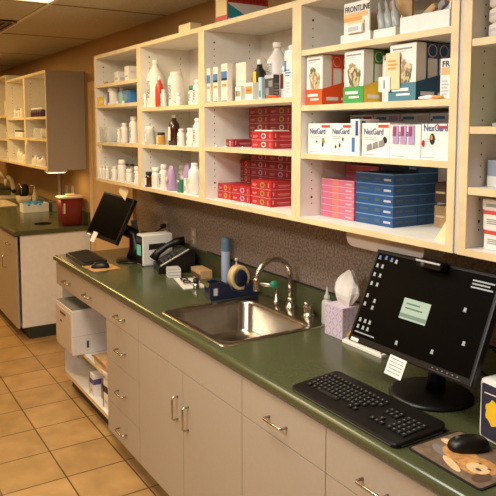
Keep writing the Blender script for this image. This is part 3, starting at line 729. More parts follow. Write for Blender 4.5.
t = carton('upright_white_carton', 'slim white carton with blue lettering standing upright between the NexGard cartons', 'carton', 2.6215, -.268, 1.66, .046, .088, .126, white, [('F', .15, .1, .5, .5, bluel), ('F', .55, .55, .85, .95, blue), ('R', .1, .1, .3, .45, bluel), ('R', .1, .6, .3, .95, blue)])
nex(2.7155, -.255, .132, .10, .112, 'white NexGard carton with a grey dog running across it', dog=1)
t = nex(2.8525, -.238, .132, .14, .106, 'open NexGard display tray with lavender sleeves inside', dog=0, red=False)
m = MB()
for k in range(3): m.box(-.052+.034*k, -.026+.034*k, -.0725, -.0715, .045, .104, lav).box(-.050+.034*k, -.036+.034*k, -.0732, -.0725, .07, .1, mat('plum_print', (150, 60, 100), .5))
m.done('sleeves', t)
nex(2.9735, -.248, .104, .12, .108, 'white NexGard carton with a black dog, rightmost on its shelf', dog=4)
for i in range(4):
    carton('chewables_carton', ('flat white carton stacked behind the slim upright carton', 'flat white carton stacked behind the dog carton', 'flat white carton stacked behind the open NexGard tray', 'flat white carton at the back right behind the NexGard cartons')[i], 'carton',
           2.47+.134*i, -.09, 1.66, .13, .12, .145, mat('pale_lavender_carton', (204, 204, 216), .5), [('F', .1, .86, .5, .93, bluel), ('F', .6, .84, .95, .95, (redc, lav, lgrey, redc)[i]), ('F', .05, .82, .1, .86, navy)])
# ---- bottom shelf: pink and blue
def long(x, y, z, m0, lm, label, h, w=.19, d_=.117):
    dec = [('F', 0, .92, 1, 1, lm), ('R', 0, .92, 1, 1, lm), ('F', .76, .34, .94, .54, lgrey)]
    if m0 is blue: dec += [('F', .1, .38, .36, .60, gdim), ('F', .52, .34, .66, .64, gdim), ('R', .1, .38, .38, .60, gdim), ('R', .5, .4, .85, .52, gdim)]
    else: dec += [('F', .35, .1, .55, .9, mat('pink_orange', (214, 128, 110), .5))]
    return carton('long_carton', label, 'carton', x, y, z, w, d_, h, m0, dec, bev=.001)
HP, HU = .0245, .0367
on = ['bottom', 'second', 'third', 'fourth', 'fifth', 'sixth', 'seventh', 'eighth']
for k in range(6): long(2.4385, -.177, 1.415+k*HP, pinkc, pinkl, f'pink carton, {on[k]} from below in the front pink stack', HP-.0004)
for k in range(5): long(2.633, -.172, 1.415+k*HU, blue, blul, f'blue carton, {on[k]} from below in the front blue stack', HU-.0004)
for k in range(6): long(2.633, -.0625, 1.415+k*HU, blue, blul, f'blue carton, {on[k]} from below in the rear blue stack', HU-.0004, d_=.098)
for k in range(8): long(2.4375, -.0645, 1.415+k*HP, pinkc, pinkl, f'pink carton, {on[k]} from below in the rear pink stack', HP-.0004, d_=.1)
for i in range(2):
    carton('brown_carton', ('lower brown printed carton at the back right, behind the blue stacks', 'upper brown printed carton at the back right, behind the blue stacks')[i], 'carton', 2.80, -.05, 1.50+i*.0-(.085 if i == 0 else 0), .05, .06, .075 if i == 0 else .07, kraft if i == 0 else brownp, [('F', .1, .45, .9, .55, cream), ('R', .1, .45, .9, .55, cream)])
m = MB(); m.prism([(-.02, 0), (.02, 0), (.028, .07)], 'y', -.001, .001, cream); m.done('leaning_leaflet', None, (2.98, -.28, 1.4155), (0,0,R(0)), 'cream triangular leaflet in the bottom right corner beside the blue stacks', 'leaflet')

# ================================================================== shelf unit 5
x5 = 4*W_+.016
for i in range(3):
    t = carton('test_kit_carton', ('lowest white carton with a red stripe in the right hand unit', 'middle white carton with a red stripe in the right hand unit', 'topmost plain white carton on the stack in the right hand unit')[i], 'carton',
        x5+.115-.004*i, -.225, 1.4155+i*.056, .12, .12, .0555 if i < 2 else .03, paper, ([('F', 0, .78, 1, .98, mat('red_orange_print', (214, 70, 60), .5)), ('R', 0, .78, 1, .98, MATS['red_orange_print'])] if i < 2 else [])+lines('F', .1, .8, .3, .6, 3, grey))
carton('tissue_pack', 'white and grey pack on the third shelf of the right hand unit', 'pack', x5+.10, -.21, 1.5905, .12, .1, .075, mat('blue_grey_print', (150, 160, 176), .5), [('F', 0, 0, .4, .4, white)])
carton('green_carton', 'green carton on the second shelf of the right hand unit', 'carton', x5+.115, -.17, 1.7705, .09, .09, .14, grn, [('F', 0, .3, 1, .5, gold), ('F', 0, .7, 1, .9, grnd)])
carton('gauze_pack', 'flat grey pack lying below the green carton at the right', 'pack', x5+.12, -.20, 1.7605, .14, .12, .0095, lgrey)
for k in range(3):
    m = MB(); m.lathe([(.045, 0), (.055, .006), (.055, .034), (.045, .04)], mat('gauze', (222, 214, 200), .8, noise=.08, scale=60), seg=20)
    m.lathe([(.0555, .016), (.0555, .024)], lgrey, seg=20, caps=False)
    m.done('gauze_roll', None, (x5+.095, -.255, 2.0005+k*.041), (0,0,0), ('lowest stacked gauze roll in the right hand unit', 'middle stacked gauze roll in the right hand unit', 'topmost stacked gauze roll in the right hand unit')[k], 'gauze roll')

# ================================================================== on top of the units
t = carton('gift_carton', 'red white and teal carton on top of the shelf units', 'carton', 1.695, -.20, 2.2345, .11, .22, .115, mat('carton_red2', (190, 60, 52), .5),
       [('F', .05, .25, .95, .98, cream), ('R', .02, .05, .98, .72, paper), ('R', .0, .12, .0, .12, teal)])
m = MB(); m.add([(.0572, -.108, .014), (.0572, .02, .014), (.0572, -.108, .078)], [(0,1,2)], mat('teal_print', (40, 150, 160), .5)); m.done('teal_print', t)
m = MB()
for k in range(11): m.box(.0572, .0580, -.10+.018*k, -.10+.018*k+.011, .088+.003*(k % 2), .108, redc)
m.done('red_print', t)
carton('flat_carton', 'low plain cream carton on top of the second shelf unit', 'carton', 1.33, -.285, 2.2345, .13, .06, .04, cream)

# ================================================================== far shelves: contents
for i in range(5):
    bottle('pill_bottle', ('leftmost', 'second', 'middle', 'fourth', 'rightmost')[i]+' of five dark purple bottles, far shelves', 'bottle', -1.86+.078*i, -.27, 1.85, .058, .085, mat('purple_bottle', (74, 40, 70), .4), white, None, capd=.85, caph=.2)
for i in range(4):
    bottle('pill_bottle', ('leftmost', 'second', 'third', 'rightmost')[i]+' of four white bottles high up, second far unit', 'bottle', -2.62+.075*i, -.26+.01*(i % 2), 1.85, .05, .10-.01*(i % 3), white, grn if i == 1 else white, lab=plabel)
t = thing('clear_bin', 'clear plastic bin of bottles in the far unit beside the end panel', 'bin', (-1.72, -.2, 1.66))
MB().box(-.15, .15, -.08, .08, 0, .005, clear).box(-.15, .15, -.08, -.077, .005, .09, clear).box(-.15, .15, .077, .08, .005, .09, clear).box(-.15, -.147, -.077, .077, .005, .09, clear).box(.147, .15, -.077, .077, .005, .09, clear).done('bin_shell', t)
for k in range(4): MB().lathe([(.022, 0), (.024, .004), (.024, .06), (.014, .07), (.014, .085)], (white, cream, white, cream)[k], seg=14).done('vial', t, (-.105+.07*k, 0, .006))
for i in range(3):
    bottle('supplement_jar', ('left', 'middle', 'right')[i]+' one of three dark capped white jars, far shelves', 'jar', -2.60+.10*i, -.25, 1.66, .062, .07, white, blackm, lab=paper, kind='jar', caph=.2, capd=.92)
for i in range(5):
    bottle('pill_bottle', ('leftmost', 'second', 'middle', 'fourth', 'rightmost')[i]+' of five short white bottles, bottom of far shelves by end panel', 'bottle', -1.87+.082*i, -.275, 1.415, .05, .06+.014*((i*2) % 3), white, white, lab=cream)
carton('medicine_carton', 'orange-red carton at the bottom of the far unit beside the end panel', 'carton', -1.42, -.17, 1.4155, .1, .06, .12, orange)
for i in range(3):
    bottle('pill_bottle', ('left', 'middle', 'right')[i]+' one of three slender white bottles, bottom of second far unit', 'bottle', -2.60+.11*i, -.24, 1.415, .055, .12-.02*i, white, white, lab=cream, capd=.5)
carton('medicine_carton', 'white carton with a black stripe on the middle shelf of the far left unit', 'carton', -2.86, -.26, 1.6405, .16, .06, .10, paper, [('F', 0, .75, 1, .9, blackm), ('F', .4, .1, .7, .5, navy)])
carton('medicine_carton', 'white carton with a black stripe at the bottom of the far left unit', 'carton', -2.88, -.26, 1.4155, .16, .06, .10, paper, [('F', 0, .8, 1, .92, blackm), ('F', .6, .2, .8, .5, blackm)])
for i in range(3):
    carton('medicine_carton', ('left', 'middle', 'right')[i]+' one of three upright cartons at the top of the far left unit', 'carton', -3.02+.085*i, -.25, 1.8805, .07, .06, .16-.02*i, (paper, redc, pinkc)[i])
m = MB(); m.box(-.02, .02, -.0008, .0008, -.05, 0, cream)
m.done('sticky_note', None, (-1.905, -.3312, 1.655), (0,0,0), 'cream note hanging from the middle shelf edge of the far units', 'note')
# under cabinet light at the far end panel
t = thing('under_cabinet_light', 'small lit strip light under the far shelves beside the end panel', 'light', (-1.30, -.24, 1.394))
MB().box(-.06, .06, -.08, .08, -.02, 0, white, bev=.004).done('housing', t)
MB().box(-.05, .05, -.07, .07, -.024, -.0205, mat('strip_glow', (255, 236, 190), .5, emit=4)).done('lens', t)
L = bpy.data.lights.new('lamp', 'AREA'); L.size = .1; L.energy = 1.2; L.color = (1, .66, .28)
o = bpy.data.objects.new('lamp', L); COL.objects.link(o); o.location = (0, 0, -.027); o.parent = t
m = MB().box(-.014, .014, -.02, -.0, -.34, 0, beigew, bev=.003); m.done('cable_cover', None, (-1.99, -.006, 1.394), (0,0,0), 'beige vertical cable cover below the far shelves', 'cable cover')

# ================================================================== far countertop
ZC = .9145
t = thing('sharps_container', 'dark red sharps bin with a beige lid at the end of the far counter', 'sharps container', (-1.275, -.135, ZC))
def rr(w, d_, r, z, n=5):
    P = []
    for (cx, cy, a0) in ((w/2-r, d_/2-r, 0), (-w/2+r, d_/2-r, PI/2), (-w/2+r, -d_/2+r, PI), (w/2-r, -d_/2+r, 1.5*PI)):
        for k in range(n): a = a0+PI/2*k/(n-1); P.append((cx+r*math.cos(a), cy+r*math.sin(a), z))
    return P
MB().rings([rr(.115, .165, .02, 0), rr(.125, .175, .02, .01), rr(.145, .205, .02, .235)], redt, True, True, True).done('bin_body', t)
MB().rings([rr(.15, .212, .02, .235), rr(.152, .214, .02, .238), rr(.152, .214, .02, .246), rr(.14, .2, .02, .254)], beigew, True, True, True).box(-.03, .03, -.03, .05,   .254, .268, beigew, bev=.004).done('lid', t)
MB().box(.0735, .0742, -.075, -.06, .11, .2, cream, X=Matrix.Rotation(R(2.4), 4, 'Y') @ Matrix.Translation((-.008, 0, 0))).done('label_strip', t, (0.002, 0, 0.0))
m = MB().lathe([(.072, 0), (.075, .001), (.075, .003), (.07, .004)], mat('mat_black', (12, 10, 10), .95, spec=.05), seg=28)
m.done('round_mat', None, (-1.46, -.32, ZC), (0,0,0), 'thin round black mat lying on the far counter', 'mat')
t = thing('glove_box', 'white open carton with blue gloves on the far counter', 'glove box', (-2.37, -.165, ZC))
MB().box(-.075, .075, -.125, .125, 0, .004, paper).box(-.075, -.072, -.125, .125, .004, .085, paper).box(.072, .075, -.125, .125, .004, .085, paper).box(-.072, .072, -.125, -.122, .004, .085, paper).box(-.072, .072, .122, .125, .004, .085, paper).done('carton_body', t)
m = MB()
for k in range(9): m.sphere((-.045+.045*(k % 3), -.07+.055*(k//3)+.01*(k % 2), .075+.008*(k % 2)), .032, blueglove, (1.1, 1.2, .55), 10)
m.done('gloves', t)
t = thing('soap_dispenser', 'clear pump bottle standing behind the glove carton', 'bottle', (-2.66, -.085, ZC))
MB().lathe([(.026, 0), (.029, .004), (.029, .13), (.015, .16), (.012, .175)], mat('soap_clear', (206, 196, 160), .2, alpha=.7), seg=16).done('bottle_body', t)
MB().lathe([(.014, .175), (.014, .19), (.005, .193), (.005, .235)], beigew, seg=12).tube([(0, 0, .235), (.0, -.02, .24), (0, -.04, .232)], .006, beigew).done('pump', t)
# small basin
t = thing('basin', 'pale tan basin set in the far counter', 'sink', (-3.275, -.35, .876))
MB().rings([rr(.68, .34, .05, .039), rr(.68, .34, .05, .044), rr(.62, .28, .05, .044), rr(.58, .25, .05, -.08), rr(.5, .18, .05, -.1)], beigew, False, True).done('bowl', t)
t = thing('storage_pot', 'square beige pot in front of dark instruments on the far counter', 'pot', (-3.06, -.105, ZC))
MB().rings([rr(.12, .12, .015, 0), rr(.15, .15, .015, .095), rr(.14, .14, .012, .095), rr(.115, .115, .012, .01)], beigew, True, True).done('pot_body', t)
t = thing('instrument_caddy', 'dark round instrument caddy with curved chrome handles in the beige pot', 'caddy', (-3.06, -.105, ZC+.0105))
MB().lathe([(.03, 0), (.035, .08), (.052, .1), (.058, .14), (.05, .19), (.03, .21)], blackm, seg=18).done('caddy_body', t)
for sg in (-1, 1): MB().tube([(sg*.045, -.03, .1), (sg*.075, -.04, .15), (sg*.07, -.04, .19), (sg*.04, -.03, .215)], .006, chrome).done('handle', t)
t = thing('microscope', 'beige microscope with black knobs at the left edge of the far counter', 'microscope', (-3.74, -.13, ZC))
MB().box(-.08, .08, -.10, .09, 0, .035, beigew, bev=.01).done('base', t)
MB().tube([(0, .06, .03), (0, .07, .12), (0, .05, .22), (0, 0, .27)], [.028, .03, .03, .026], beigew, 12).done('arm', t)
MB().box(-.06, .06, -.09, .03, .11, .125, blackm, bev=.003).done('stage', t)
MB().tube([(0, -.02, .15), (0, -.02, .24)], .02, beigew, 12).tube([(0, -.02, .24), (0, -.09, .32)], .02, beigew, 12).done('eyepiece_tube', t)
for sg in (-1, 1): MB().lathe([(.024, 0), (.024, .02)], blackm, seg=14, X=Matrix.Translation((sg*.03, .06, .09)) @ Matrix.Rotation(sg*PI/2, 4, 'Y')).done('focus_knob', t)

def outlet(name, x, z, label, w=.07, h=.115, mm=None, sw=False):
    t = thing(name, label, name.replace('_', ' '), (x, -.0005, z))
    MB().box(-w/2, w/2, -.005, 0, -h/2, h/2, mm or white, bev=.0015).done('plate', t)
    for zz in (-.024, .024) if not sw else (0,):
        MB().box(-.014, .014, -.0065, -.005, zz-.016, zz+.016, offwhite, bev=.001).done('socket' if not sw else 'toggle', t)
    return t
outlet('wall_outlet', -1.62, 1.165, 'beige wall outlet above the red sharps bin', mm=beigew)
outlet('light_switch', -1.80, 1.155, 'beige switch plate left of the far wall outlet', mm=beigew, sw=True)
outlet('wall_outlet', .41, 1.085, 'wall outlet with a black plug behind the small white computer', mm=mat('outlet_taupe', (176, 152, 130), .4))
outlet('wall_outlet', .81, 1.09, 'wall outlet plate right of the desk phone', mm=MATS['outlet_taupe'])

# ================================================================== sink and faucet
def rloop(x0, x1, y0, y1, r, z, n=6):
    P = []
    for (cx, cy, a0) in ((x1-r, y1-r, 0), (x0+r, y1-r, PI/2), (x0+r, y0+r, PI), (x1-r, y0+r, 1.5*PI)):
        for k in range(n): a = a0+PI/2*k/(n-1); P.append((cx+r*math.cos(a), cy+r*math.sin(a), z))
    return P
t = thing('steel_sink', 'square brushed steel sink set in the green counter', 'sink', (1.92, -.32, .9145))
m = MB(); a = (1.628, 2.212, -.603, -.030)
def RL(i, r, z): return rloop(a[0]+i-1.92, a[1]-i-1.92, a[2]+i+.32, a[3]-i+.32, r, z)
def BL(i, r, z): return rloop(1.668+i-1.92, 2.172-i-1.92, -.567+i+.32, -.150-i+.32, r, z)
m.rings([RL(0, .03, 0), RL(.004, .03, .004), RL(.012, .03, .004), BL(-.012, .07, .003), BL(0, .06, .001), BL(.006, .06, -.01), BL(.012, .06, -.13), BL(.03, .06, -.158), BL(.06, .05, -.165)], steel, False, True)
m.done('bowl', t)
MB().lathe([(.04, -.1645), (.045, -.163), (.042, -.162), (.03, -.1635), (.002, -.1638)], chrome, (0, -.04, 0), 20).done('drain', t)
t = thing('gooseneck_faucet', 'chrome gooseneck faucet arching over the sink', 'faucet', (1.90, -.06, .9178))
MB().lathe([(.026, 0), (.026, .006), (.018, .012), (.016, .04), (.013, .05)], chrome, seg=18).done('base', t)
pts = [(0, 0, .04), (0, 0, .15)]
for k in range(13):
    a_ = PI*k/12; pts.append((0-.0, -.095+.095*math.cos(a_), .15+.088*math.sin(a_)))
pts.append((0, -.19, .148))
MB().tube(pts, .0115, nickel, 12).done('spout', t)
MB().lathe([(.013, 0), (.015, .004), (.015, .05), (.011, .06)], nickel, (0, -.19, .105), 14).done('aerator', t)
MB().tube([(-.004, -.19, .138), (.05, -.165, .14), (.075, -.15, .142)], .009, nickel, 10).done('side_nozzle', t)
MB().lathe([(.016, 0), (.017, .002), (.017, .018), (.013, .022)], grnd, seg=14, X=Matrix.Translation((.075, -.15, .142)) @ Matrix.Rotation(R(70), 4, 'Y') @ Matrix.Rotation(0, 4, 'Z')).done('green_cap', t)
t = thing('soap_pump', 'slim chrome deck pump left of the faucet', 'pump', (1.785, -.06, .9178))
MB().lathe([(.018, 0), (.018, .005), (.010, .01), (.009, .04), (.005, .045), (.005, .085), (.008, .088), (.008, .094)], chrome, seg=14).done('pump_body', t)
t = thing('sink_handle', 'chrome lever handle right of the faucet', 'handle', (2.055, -.072, .9178))
MB().lathe([(.03, 0), (.03, .006), (.022, .012), (.02, .03), (.024, .045), (.016, .06)], chrome, seg=16).done('handle_base', t)
MB().tube([(-.03, .02, .052), (.01, -.01, .062), (.04, -.045, .068)], [.009, .014, .009], chrome, 10).done('lever', t)

# ================================================================== tape dispenser etc.
t = thing('tape_dispenser', 'navy blue tape dispenser with a roll of tan tape left of the sink', 'tape dispenser', (1.57, -.18, ZC), R(-4)); t.scale = (1, 1, 1.2)
prof = [(-.135, .0), (.125, 0), (.13, .03), (.12, .055), (.06, .055), (.05, .03), (-.02, .03), (-.035, .06), (-.09, .075), (-.13, .07), (-.14, .05)]
m = MB(); m.prism(prof, 'x', -.035, -.028, navy); m.prism(prof, 'x', .028, .035, navy); m.prism([(-.135, 0), (.125, 0), (.13, .03), (-.139, .03)], 'x', -.028, .028, navy)
m.prism([(-.139, .03), (-.04, .03), (-.04, .055), (-.13, .066)], 'x', -.028, .028, navy)
m.box(.0355, .036, -.12, -.098, .02, .05, lgrey); m.done('dispenser_body', t)
Xr = Matrix.Translation((0, .035, .078)) @ Matrix.Rotation(PI/2, 4, 'Y')
MB().lathe([(.05, -.024), (.052, -.022), (.052, .022), (.05, .024), (.033, .024), (.033, -.024), (.05, -.024)], tan, seg=28, X=Xr, caps=False).done('tape_roll', t)
MB().lathe([(.032, -.027), (.034, -.027), (.036, .027), (.034, .03), (.01, .031)], navy, seg=24, X=Xr).done('hub', t)
MB().box(-.024, .024, -.142, -.136, .052, .072, chrome).done('cutter', t)
t = thing('spray_can', 'light blue spray bottle standing against the wall behind the tape dispenser', 'spray bottle', (1.285, -.052, ZC))
MB().lathe([(.022, 0), (.025, .003), (.025, .165), (.022, .175)], mat('pale_blue_bottle', (172, 190, 216), .4), seg=18).done('can_body', t)
MB().lathe([(.024, .172), (.026, .175), (.025, .225), (.02, .245), (.012, .25)], skyb, seg=18).done('cap', t)
t = thing('pump_bottle', 'small pink labelled pump bottle right of the light blue spray bottle', 'bottle', (1.41, -.06, ZC))
MB().lathe([(.024, 0), (.026, .003), (.026, .09), (.012, .105)], magenta, seg=18).done('bottle_body', t)
MB().lathe([(.009, .1), (.009, .115), (.004, .117), (.004, .14), (.009, .141), (.008, .155)], white, seg=12).done('pump', t)
t = thing('dropper_bottle', 'clear squeeze bottle with a pointed tip between faucet lever and tissue box', 'bottle', (2.185, -.115, .9145+.0005), 0)
t.location = (2.188, -.075, .9188)
MB().lathe([(.02, 0), (.023, .003), (.023, .085), (.02, .098), (.011, .106)], frost, seg=18).done('bottle_body', t)
MB().lathe([(.013, .105), (.013, .12), (.007, .127), (.002, .16)], frost, seg=14).done('nozzle', t)
# notes and small things
t = thing('note_pad_stack', 'thick stack of white note paper in front of the desk phone', 'note pad', (1.005, -.235, ZC), R(-14))
m = MB()
for k in range(6): m.box(-.04+.001*(k % 3), .04+.001*(k % 2), -.035, .035, .0085*k, .0085*k+.0075, (paper, lgrey)[k % 2])
m.done('sheets', t)
m = MB().box(-.12, .13, -.06, .06, 0, .004, white)
m.done('clear_tray', None, (1.20, -.235, ZC), (0,0,R(-14)), 'flat white tray under the black spectacles', 'tray')
carton('kraft_box', 'open brown card box behind the black spectacles', 'box', 1.09, -.10, ZC, .15, .07, .045, kraft, [('F', 0, 0, 1, .55, brownp)], rz=R(-6))
t = thing('spectacles', 'black framed spectacles lying on the flat white tray', 'spectacles', (1.20, -.235, ZC+.0042), R(-14))
for sg in (-1, 1):
    MB().tube([(sg*.034+.027*math.cos(2*PI*k/16), .018*math.sin(2*PI*k/16)-.02, .012) for k in range(16)], .004, blackm, 8, True).done('rim', t)
    MB().tube([(sg*.062, -.02, .012), (sg*.06, .03, .012), (sg*.05, .055, .005)], .003, blackm, 6).done('temple', t)
MB().tube([(-.008, -.02, .012), (0, -.014, .014), (.008, -.02, .012)], .003, chrome, 6).done('bridge', t)
t = thing('magnifier', 'small chrome and black loupe at the left front of the tape dispenser', 'loupe', (1.33, -.26, ZC))
MB().lathe([(.016, 0), (.018, .002), (.018, .022), (.012, .03)], chrome, seg=16).done('loupe_body', t); MB().lathe([(.013, .0), (.016, .003), (.016, .02)], blackm, (0.0, 0, .03), 14).done('eyecup', t)

# ================================================================== phone, small computer
t = thing('desk_phone', 'black desk phone propped up with its handset on the left', 'phone', (.845, -.150, ZC), R(-16)); t.scale = (1.12, 1.12, 1.12)
m = MB(); m.prism([(-.10, 0), (.09, 0), (.09, .12), (.075, .125), (-.10, .03)], 'x', -.09, .10, black); m.done('phone_base', t)
ang = math.atan2(.095, .175)
Xf = Matrix.Translation((0, -.0125, .0785)) @ Matrix.Rotation(ang, 4, 'X')
MB().box(.078, .092, -.085, .085, .0006, .004, mat('phone_strip', (206, 200, 186), .4), X=Xf).done('label_strip', t)
MB().box(-.02, .065, .03, .075, .0006, .005, mat('lcd_grey', (70, 78, 72), .3), X=Xf).done('display', t)
for rI in range(4):
    for cI in range(3):
        MB().box(-.015+.028*cI, .004+.028*cI, -.07+.022*rI, -.056+.022*rI, .0006, .006, dgrey, X=Xf).done('button', t)
hp = [(-.062, -.095, .018), (-.062, -.06, .036), (-.062, 0, .042), (-.062, .06, .036), (-.062, .095, .018)]
MB().tube([tuple(Xf @ Vector(q)) for q in hp], [.026, .02, .016, .02, .026], black, 12).done('handset', t)
t = thing('computer', 'small white computer with a dark front and an aqua note', 'computer', (.635, -.185, ZC))
MB().box(-.048, .048, -.10, .10, .004, .192, white, bev=.008).box(-.048, .048, -.09, .09, 0, .004, grey).done('case', t)
MB().box(-.041, .041, -.104, -.0995, .012, .182, black, bev=.002).done('front_panel', t)
MB().box(-.036, .036, -.1055, -.104, .145, .172, dgrey).done('drive_bay', t)
MB().box(-.03, .034, -.1062, -.1054, .065, .13, tealm).done('aqua_note', t)
MB().box(.0475, .0490, -.06, .05, .10, .135, blackm).done('side_recess', t)
m = MB(); m.tube([(.41, -.02, 1.10), (.41, -.035, 1.095), (.40, -.05, 1.085), (.37, -.06, 1.07), (.36, -.05, 1.05), (.33, -.05, 1.06), (.29, -.05, 1.02)], .006, blackm, 8)
m.lathe([(.016, 0), (.016, .03), (.01, .036)], blackm, seg=12, X=Matrix.Translation((.41, -.0075, 1.11)) @ Matrix.Rotation(PI/2, 4, 'X'))
m.done('power_cord', None, (0,0,0), (0,0,0), 'black power cord plugged into the outlet behind the small computer', 'cord')
m = MB(); m.tube([(.81, -.0075, 1.07), (.80, -.03, 1.065), (.74, -.045, 1.07), (.69, -.035, 1.04), (.705, -.03, 1.02)], .0035, mat('cord_taupe', (150, 130, 112), .5), 8)
m.done('phone_cord', None, (0,0,0), (0,0,0), 'thin taupe cord looping from the outlet beside the desk phone', 'cord')
m = MB(); m.tube([(1.0, -.012, 1.0325), (1.2, -.012, 1.032), (1.5, -.012, 1.032), (1.9, -.012, 1.032), (2.1, -.014, 1.033), (2.3, -.012, 1.032), (2.7, -.014, 1.033), (3.0, -.014, 1.033)], .0035, blackm, 6)
m.done('long_cable', None, (0,0,0), (0,0,0), 'thin black cable lying along the top of the green backsplash', 'cable')

# ================================================================== monitors
def monitor(x, y, z, w, h, yaw, tilt, roll, base, label, nk=1):
    t = thing('monitor', label, 'monitor', (base[0], base[1], ZC)); B = Vector((base[0], base[1], ZC))
    X = Matrix.Translation(Vector((x, y, z))-B) @ Matrix.Rotation(yaw, 4, 'Z') @ Matrix.Rotation(-tilt, 4, 'X') @ Matrix.Rotation(-roll, 4, 'Y')
    def put(mb, n, Y=None):
        o = mb.done(n, t); o.matrix_local = X @ Y if Y else X; return o
    put(MB().box(-w/2, w/2, -.004, .022, -h/2, h/2, black, bev=.004).box(-w*.32, w*.32, .018, .05, -h*.34, h*.3, black, bev=.008), 'housing')
    put(MB().box(-w/2+.012, w/2-.012, -.0056, -.004, -h/2+.022, h/2-.012, screenm), 'screen')
    bx = base[2]
    MB().lathe([(bx*.98, 0), (bx, .003), (bx, .008), (bx*.9, .014), (bx*.3, .018)], black, seg=36).done('stand_base', t)
    top = X @ Vector((0, .04, -h*.12))
    MB().tube([(0, .02, .015), (0, .03, .08), (top.x*.6, max(.04, top.y*.9), .16), (top.x, top.y, top.z)], [.032*nk, .026*nk, .024*nk, .022*nk], black, 12).done('neck', t)
    return t, put
mw, mh = .50, .32
t, put = monitor(2.96, -.34, 1.20, mw, mh, 0, R(24), R(.5), (2.95, -.27, .13), 'large black widescreen monitor with desktop icons at the right')
def pc(u, v): return (-mw/2+.012+u*(mw-.024), -mh/2+.022+v*(mh-.034))
def rect(m, u, v, wu, hv, mm, y=-.0062):
    x_, z_ = pc(u, v); m.add([(x_-wu/2, y, z_-hv/2), (x_+wu/2, y, z_-hv/2), (x_+wu/2, y, z_+hv/2), (x_-wu/2, y, z_+hv/2)], [(0,1,2,3)], mm)
m = MB()
random.seed(3)
spots = [(.03, .95), (.09, .96), (.145, .95), (.19, .94), (.03, .85), (.08, .85), (.03, .74), (.085, .74), (.03, .63), (.085, .63), (.03, .48), (.03, .38), (.11, .44), (.11, .36), (.035, .19), (.085, .19), (.13, .19), (.035, .11), (.085, .11), (.13, .11), (.41, .08), (.70, .12), (.84, .62), (.90, .30)]
for k, (u, v) in enumerate(spots):
    m = MB(); rect(m, u, v, .009, .012, iconb if k < 3 else iconm); rect(m, u, v-.019, .012, .0025, iconm); put(m, 'desktop_icon')
m = MB()
for k in range(6): rect(m, .04+.03*k, .045, .02, .004, iconm)
put(m, 'taskbar_text')
m = MB(); x0_, z0_ = pc(.45, .55); rect(m, .475, .46, .108, .066, dialogm); rect(m, .475, .385, .106, .012, mat('dialog_bar', (96, 116, 104), .5, emit=.25), -.0065)
rect(m, .45, .52, .055, .004, mat('dialog_text', (70, 90, 76), .5), -.0066); rect(m, .465, .47, .07, .004, MATS['dialog_text'], -.0066)
put(m, 'dialog_window')
m = MB()
for k in range(3): rect(m, .91-.012*k*(k % 2), .93-.035*k, .075-.014*(k == 1), .0045, iconm)
put(m, 'corner_text')
m = MB().box(-.235, -.20, -.0062, -.004, -.157, -.146, white).box(.10, .215, -.0055, -.004, -.153, -.1515, dgrey)
for k in range(6): m.box(.11+.018*k, .114+.018*k, -.0055, -.004, -.147, -.144, grey)
put(m, 'bezel_markings')
m = MB().box(-.035, .035, -.0075, -.0066, -.205, -.145, white)
for k in range(5): m.box(-.028, .026, -.0079, -.0075, -.195+.01*k, -.1925+.01*k, grey)
o_ = put(m, 'paper_label', Matrix.Translation((-.01, 0, -.010)) @ Matrix.Rotation(R(2), 4, 'Y')); o_['label'] = 'white paper label with five lines of writing'
tw = thing('webcam', 'black webcam sitting on top of the right monitor', 'webcam', (2.972, -.302, 1.326))
MB().box(-.05, .05, -.02, .016, .004, .028, black, bev=.007).done('camera_body', tw)
MB().box(-.048, .048, -.021, -.0195, .022, .0275, lgrey).done('light_bar', tw)
MB().lathe([(.008, 0), (.008, .003)], dgrey, seg=14, X=Matrix.Translation((-.02, -.0195, .014)) @ Matrix.Rotation(PI/2, 4, 'X')).done('lens', tw)
MB().box(-.02, .02, .016, .024, .012, .024, black).done('clip', tw)

t, put = monitor(.375, -.375, 1.19, .38, .30, R(10.9), R(26), R(-4), (.47, -.27, .10), 'black monitor at the far left end of the long counter, tilted back', 1.7)
m = MB().box(-.17, -.12, -.0066, -.004, -.150, -.141, white); put(m, 'bezel_markings')
m = MB().box(-.10, -.045, -.0074, -.0066, -.185, -.118, paper); o_ = put(m, 'paper_label'); o_['label'] = 'blank white note taped below the screen'
bottle('spray_bottle', 'pale blue bottle behind the far monitor', 'bottle', .215, -.15, ZC, .06, .225, mat('dusk_blue', (120, 140, 168), .4), mat('dusk_blue', (120, 140, 168), .4), None, caph=.1)

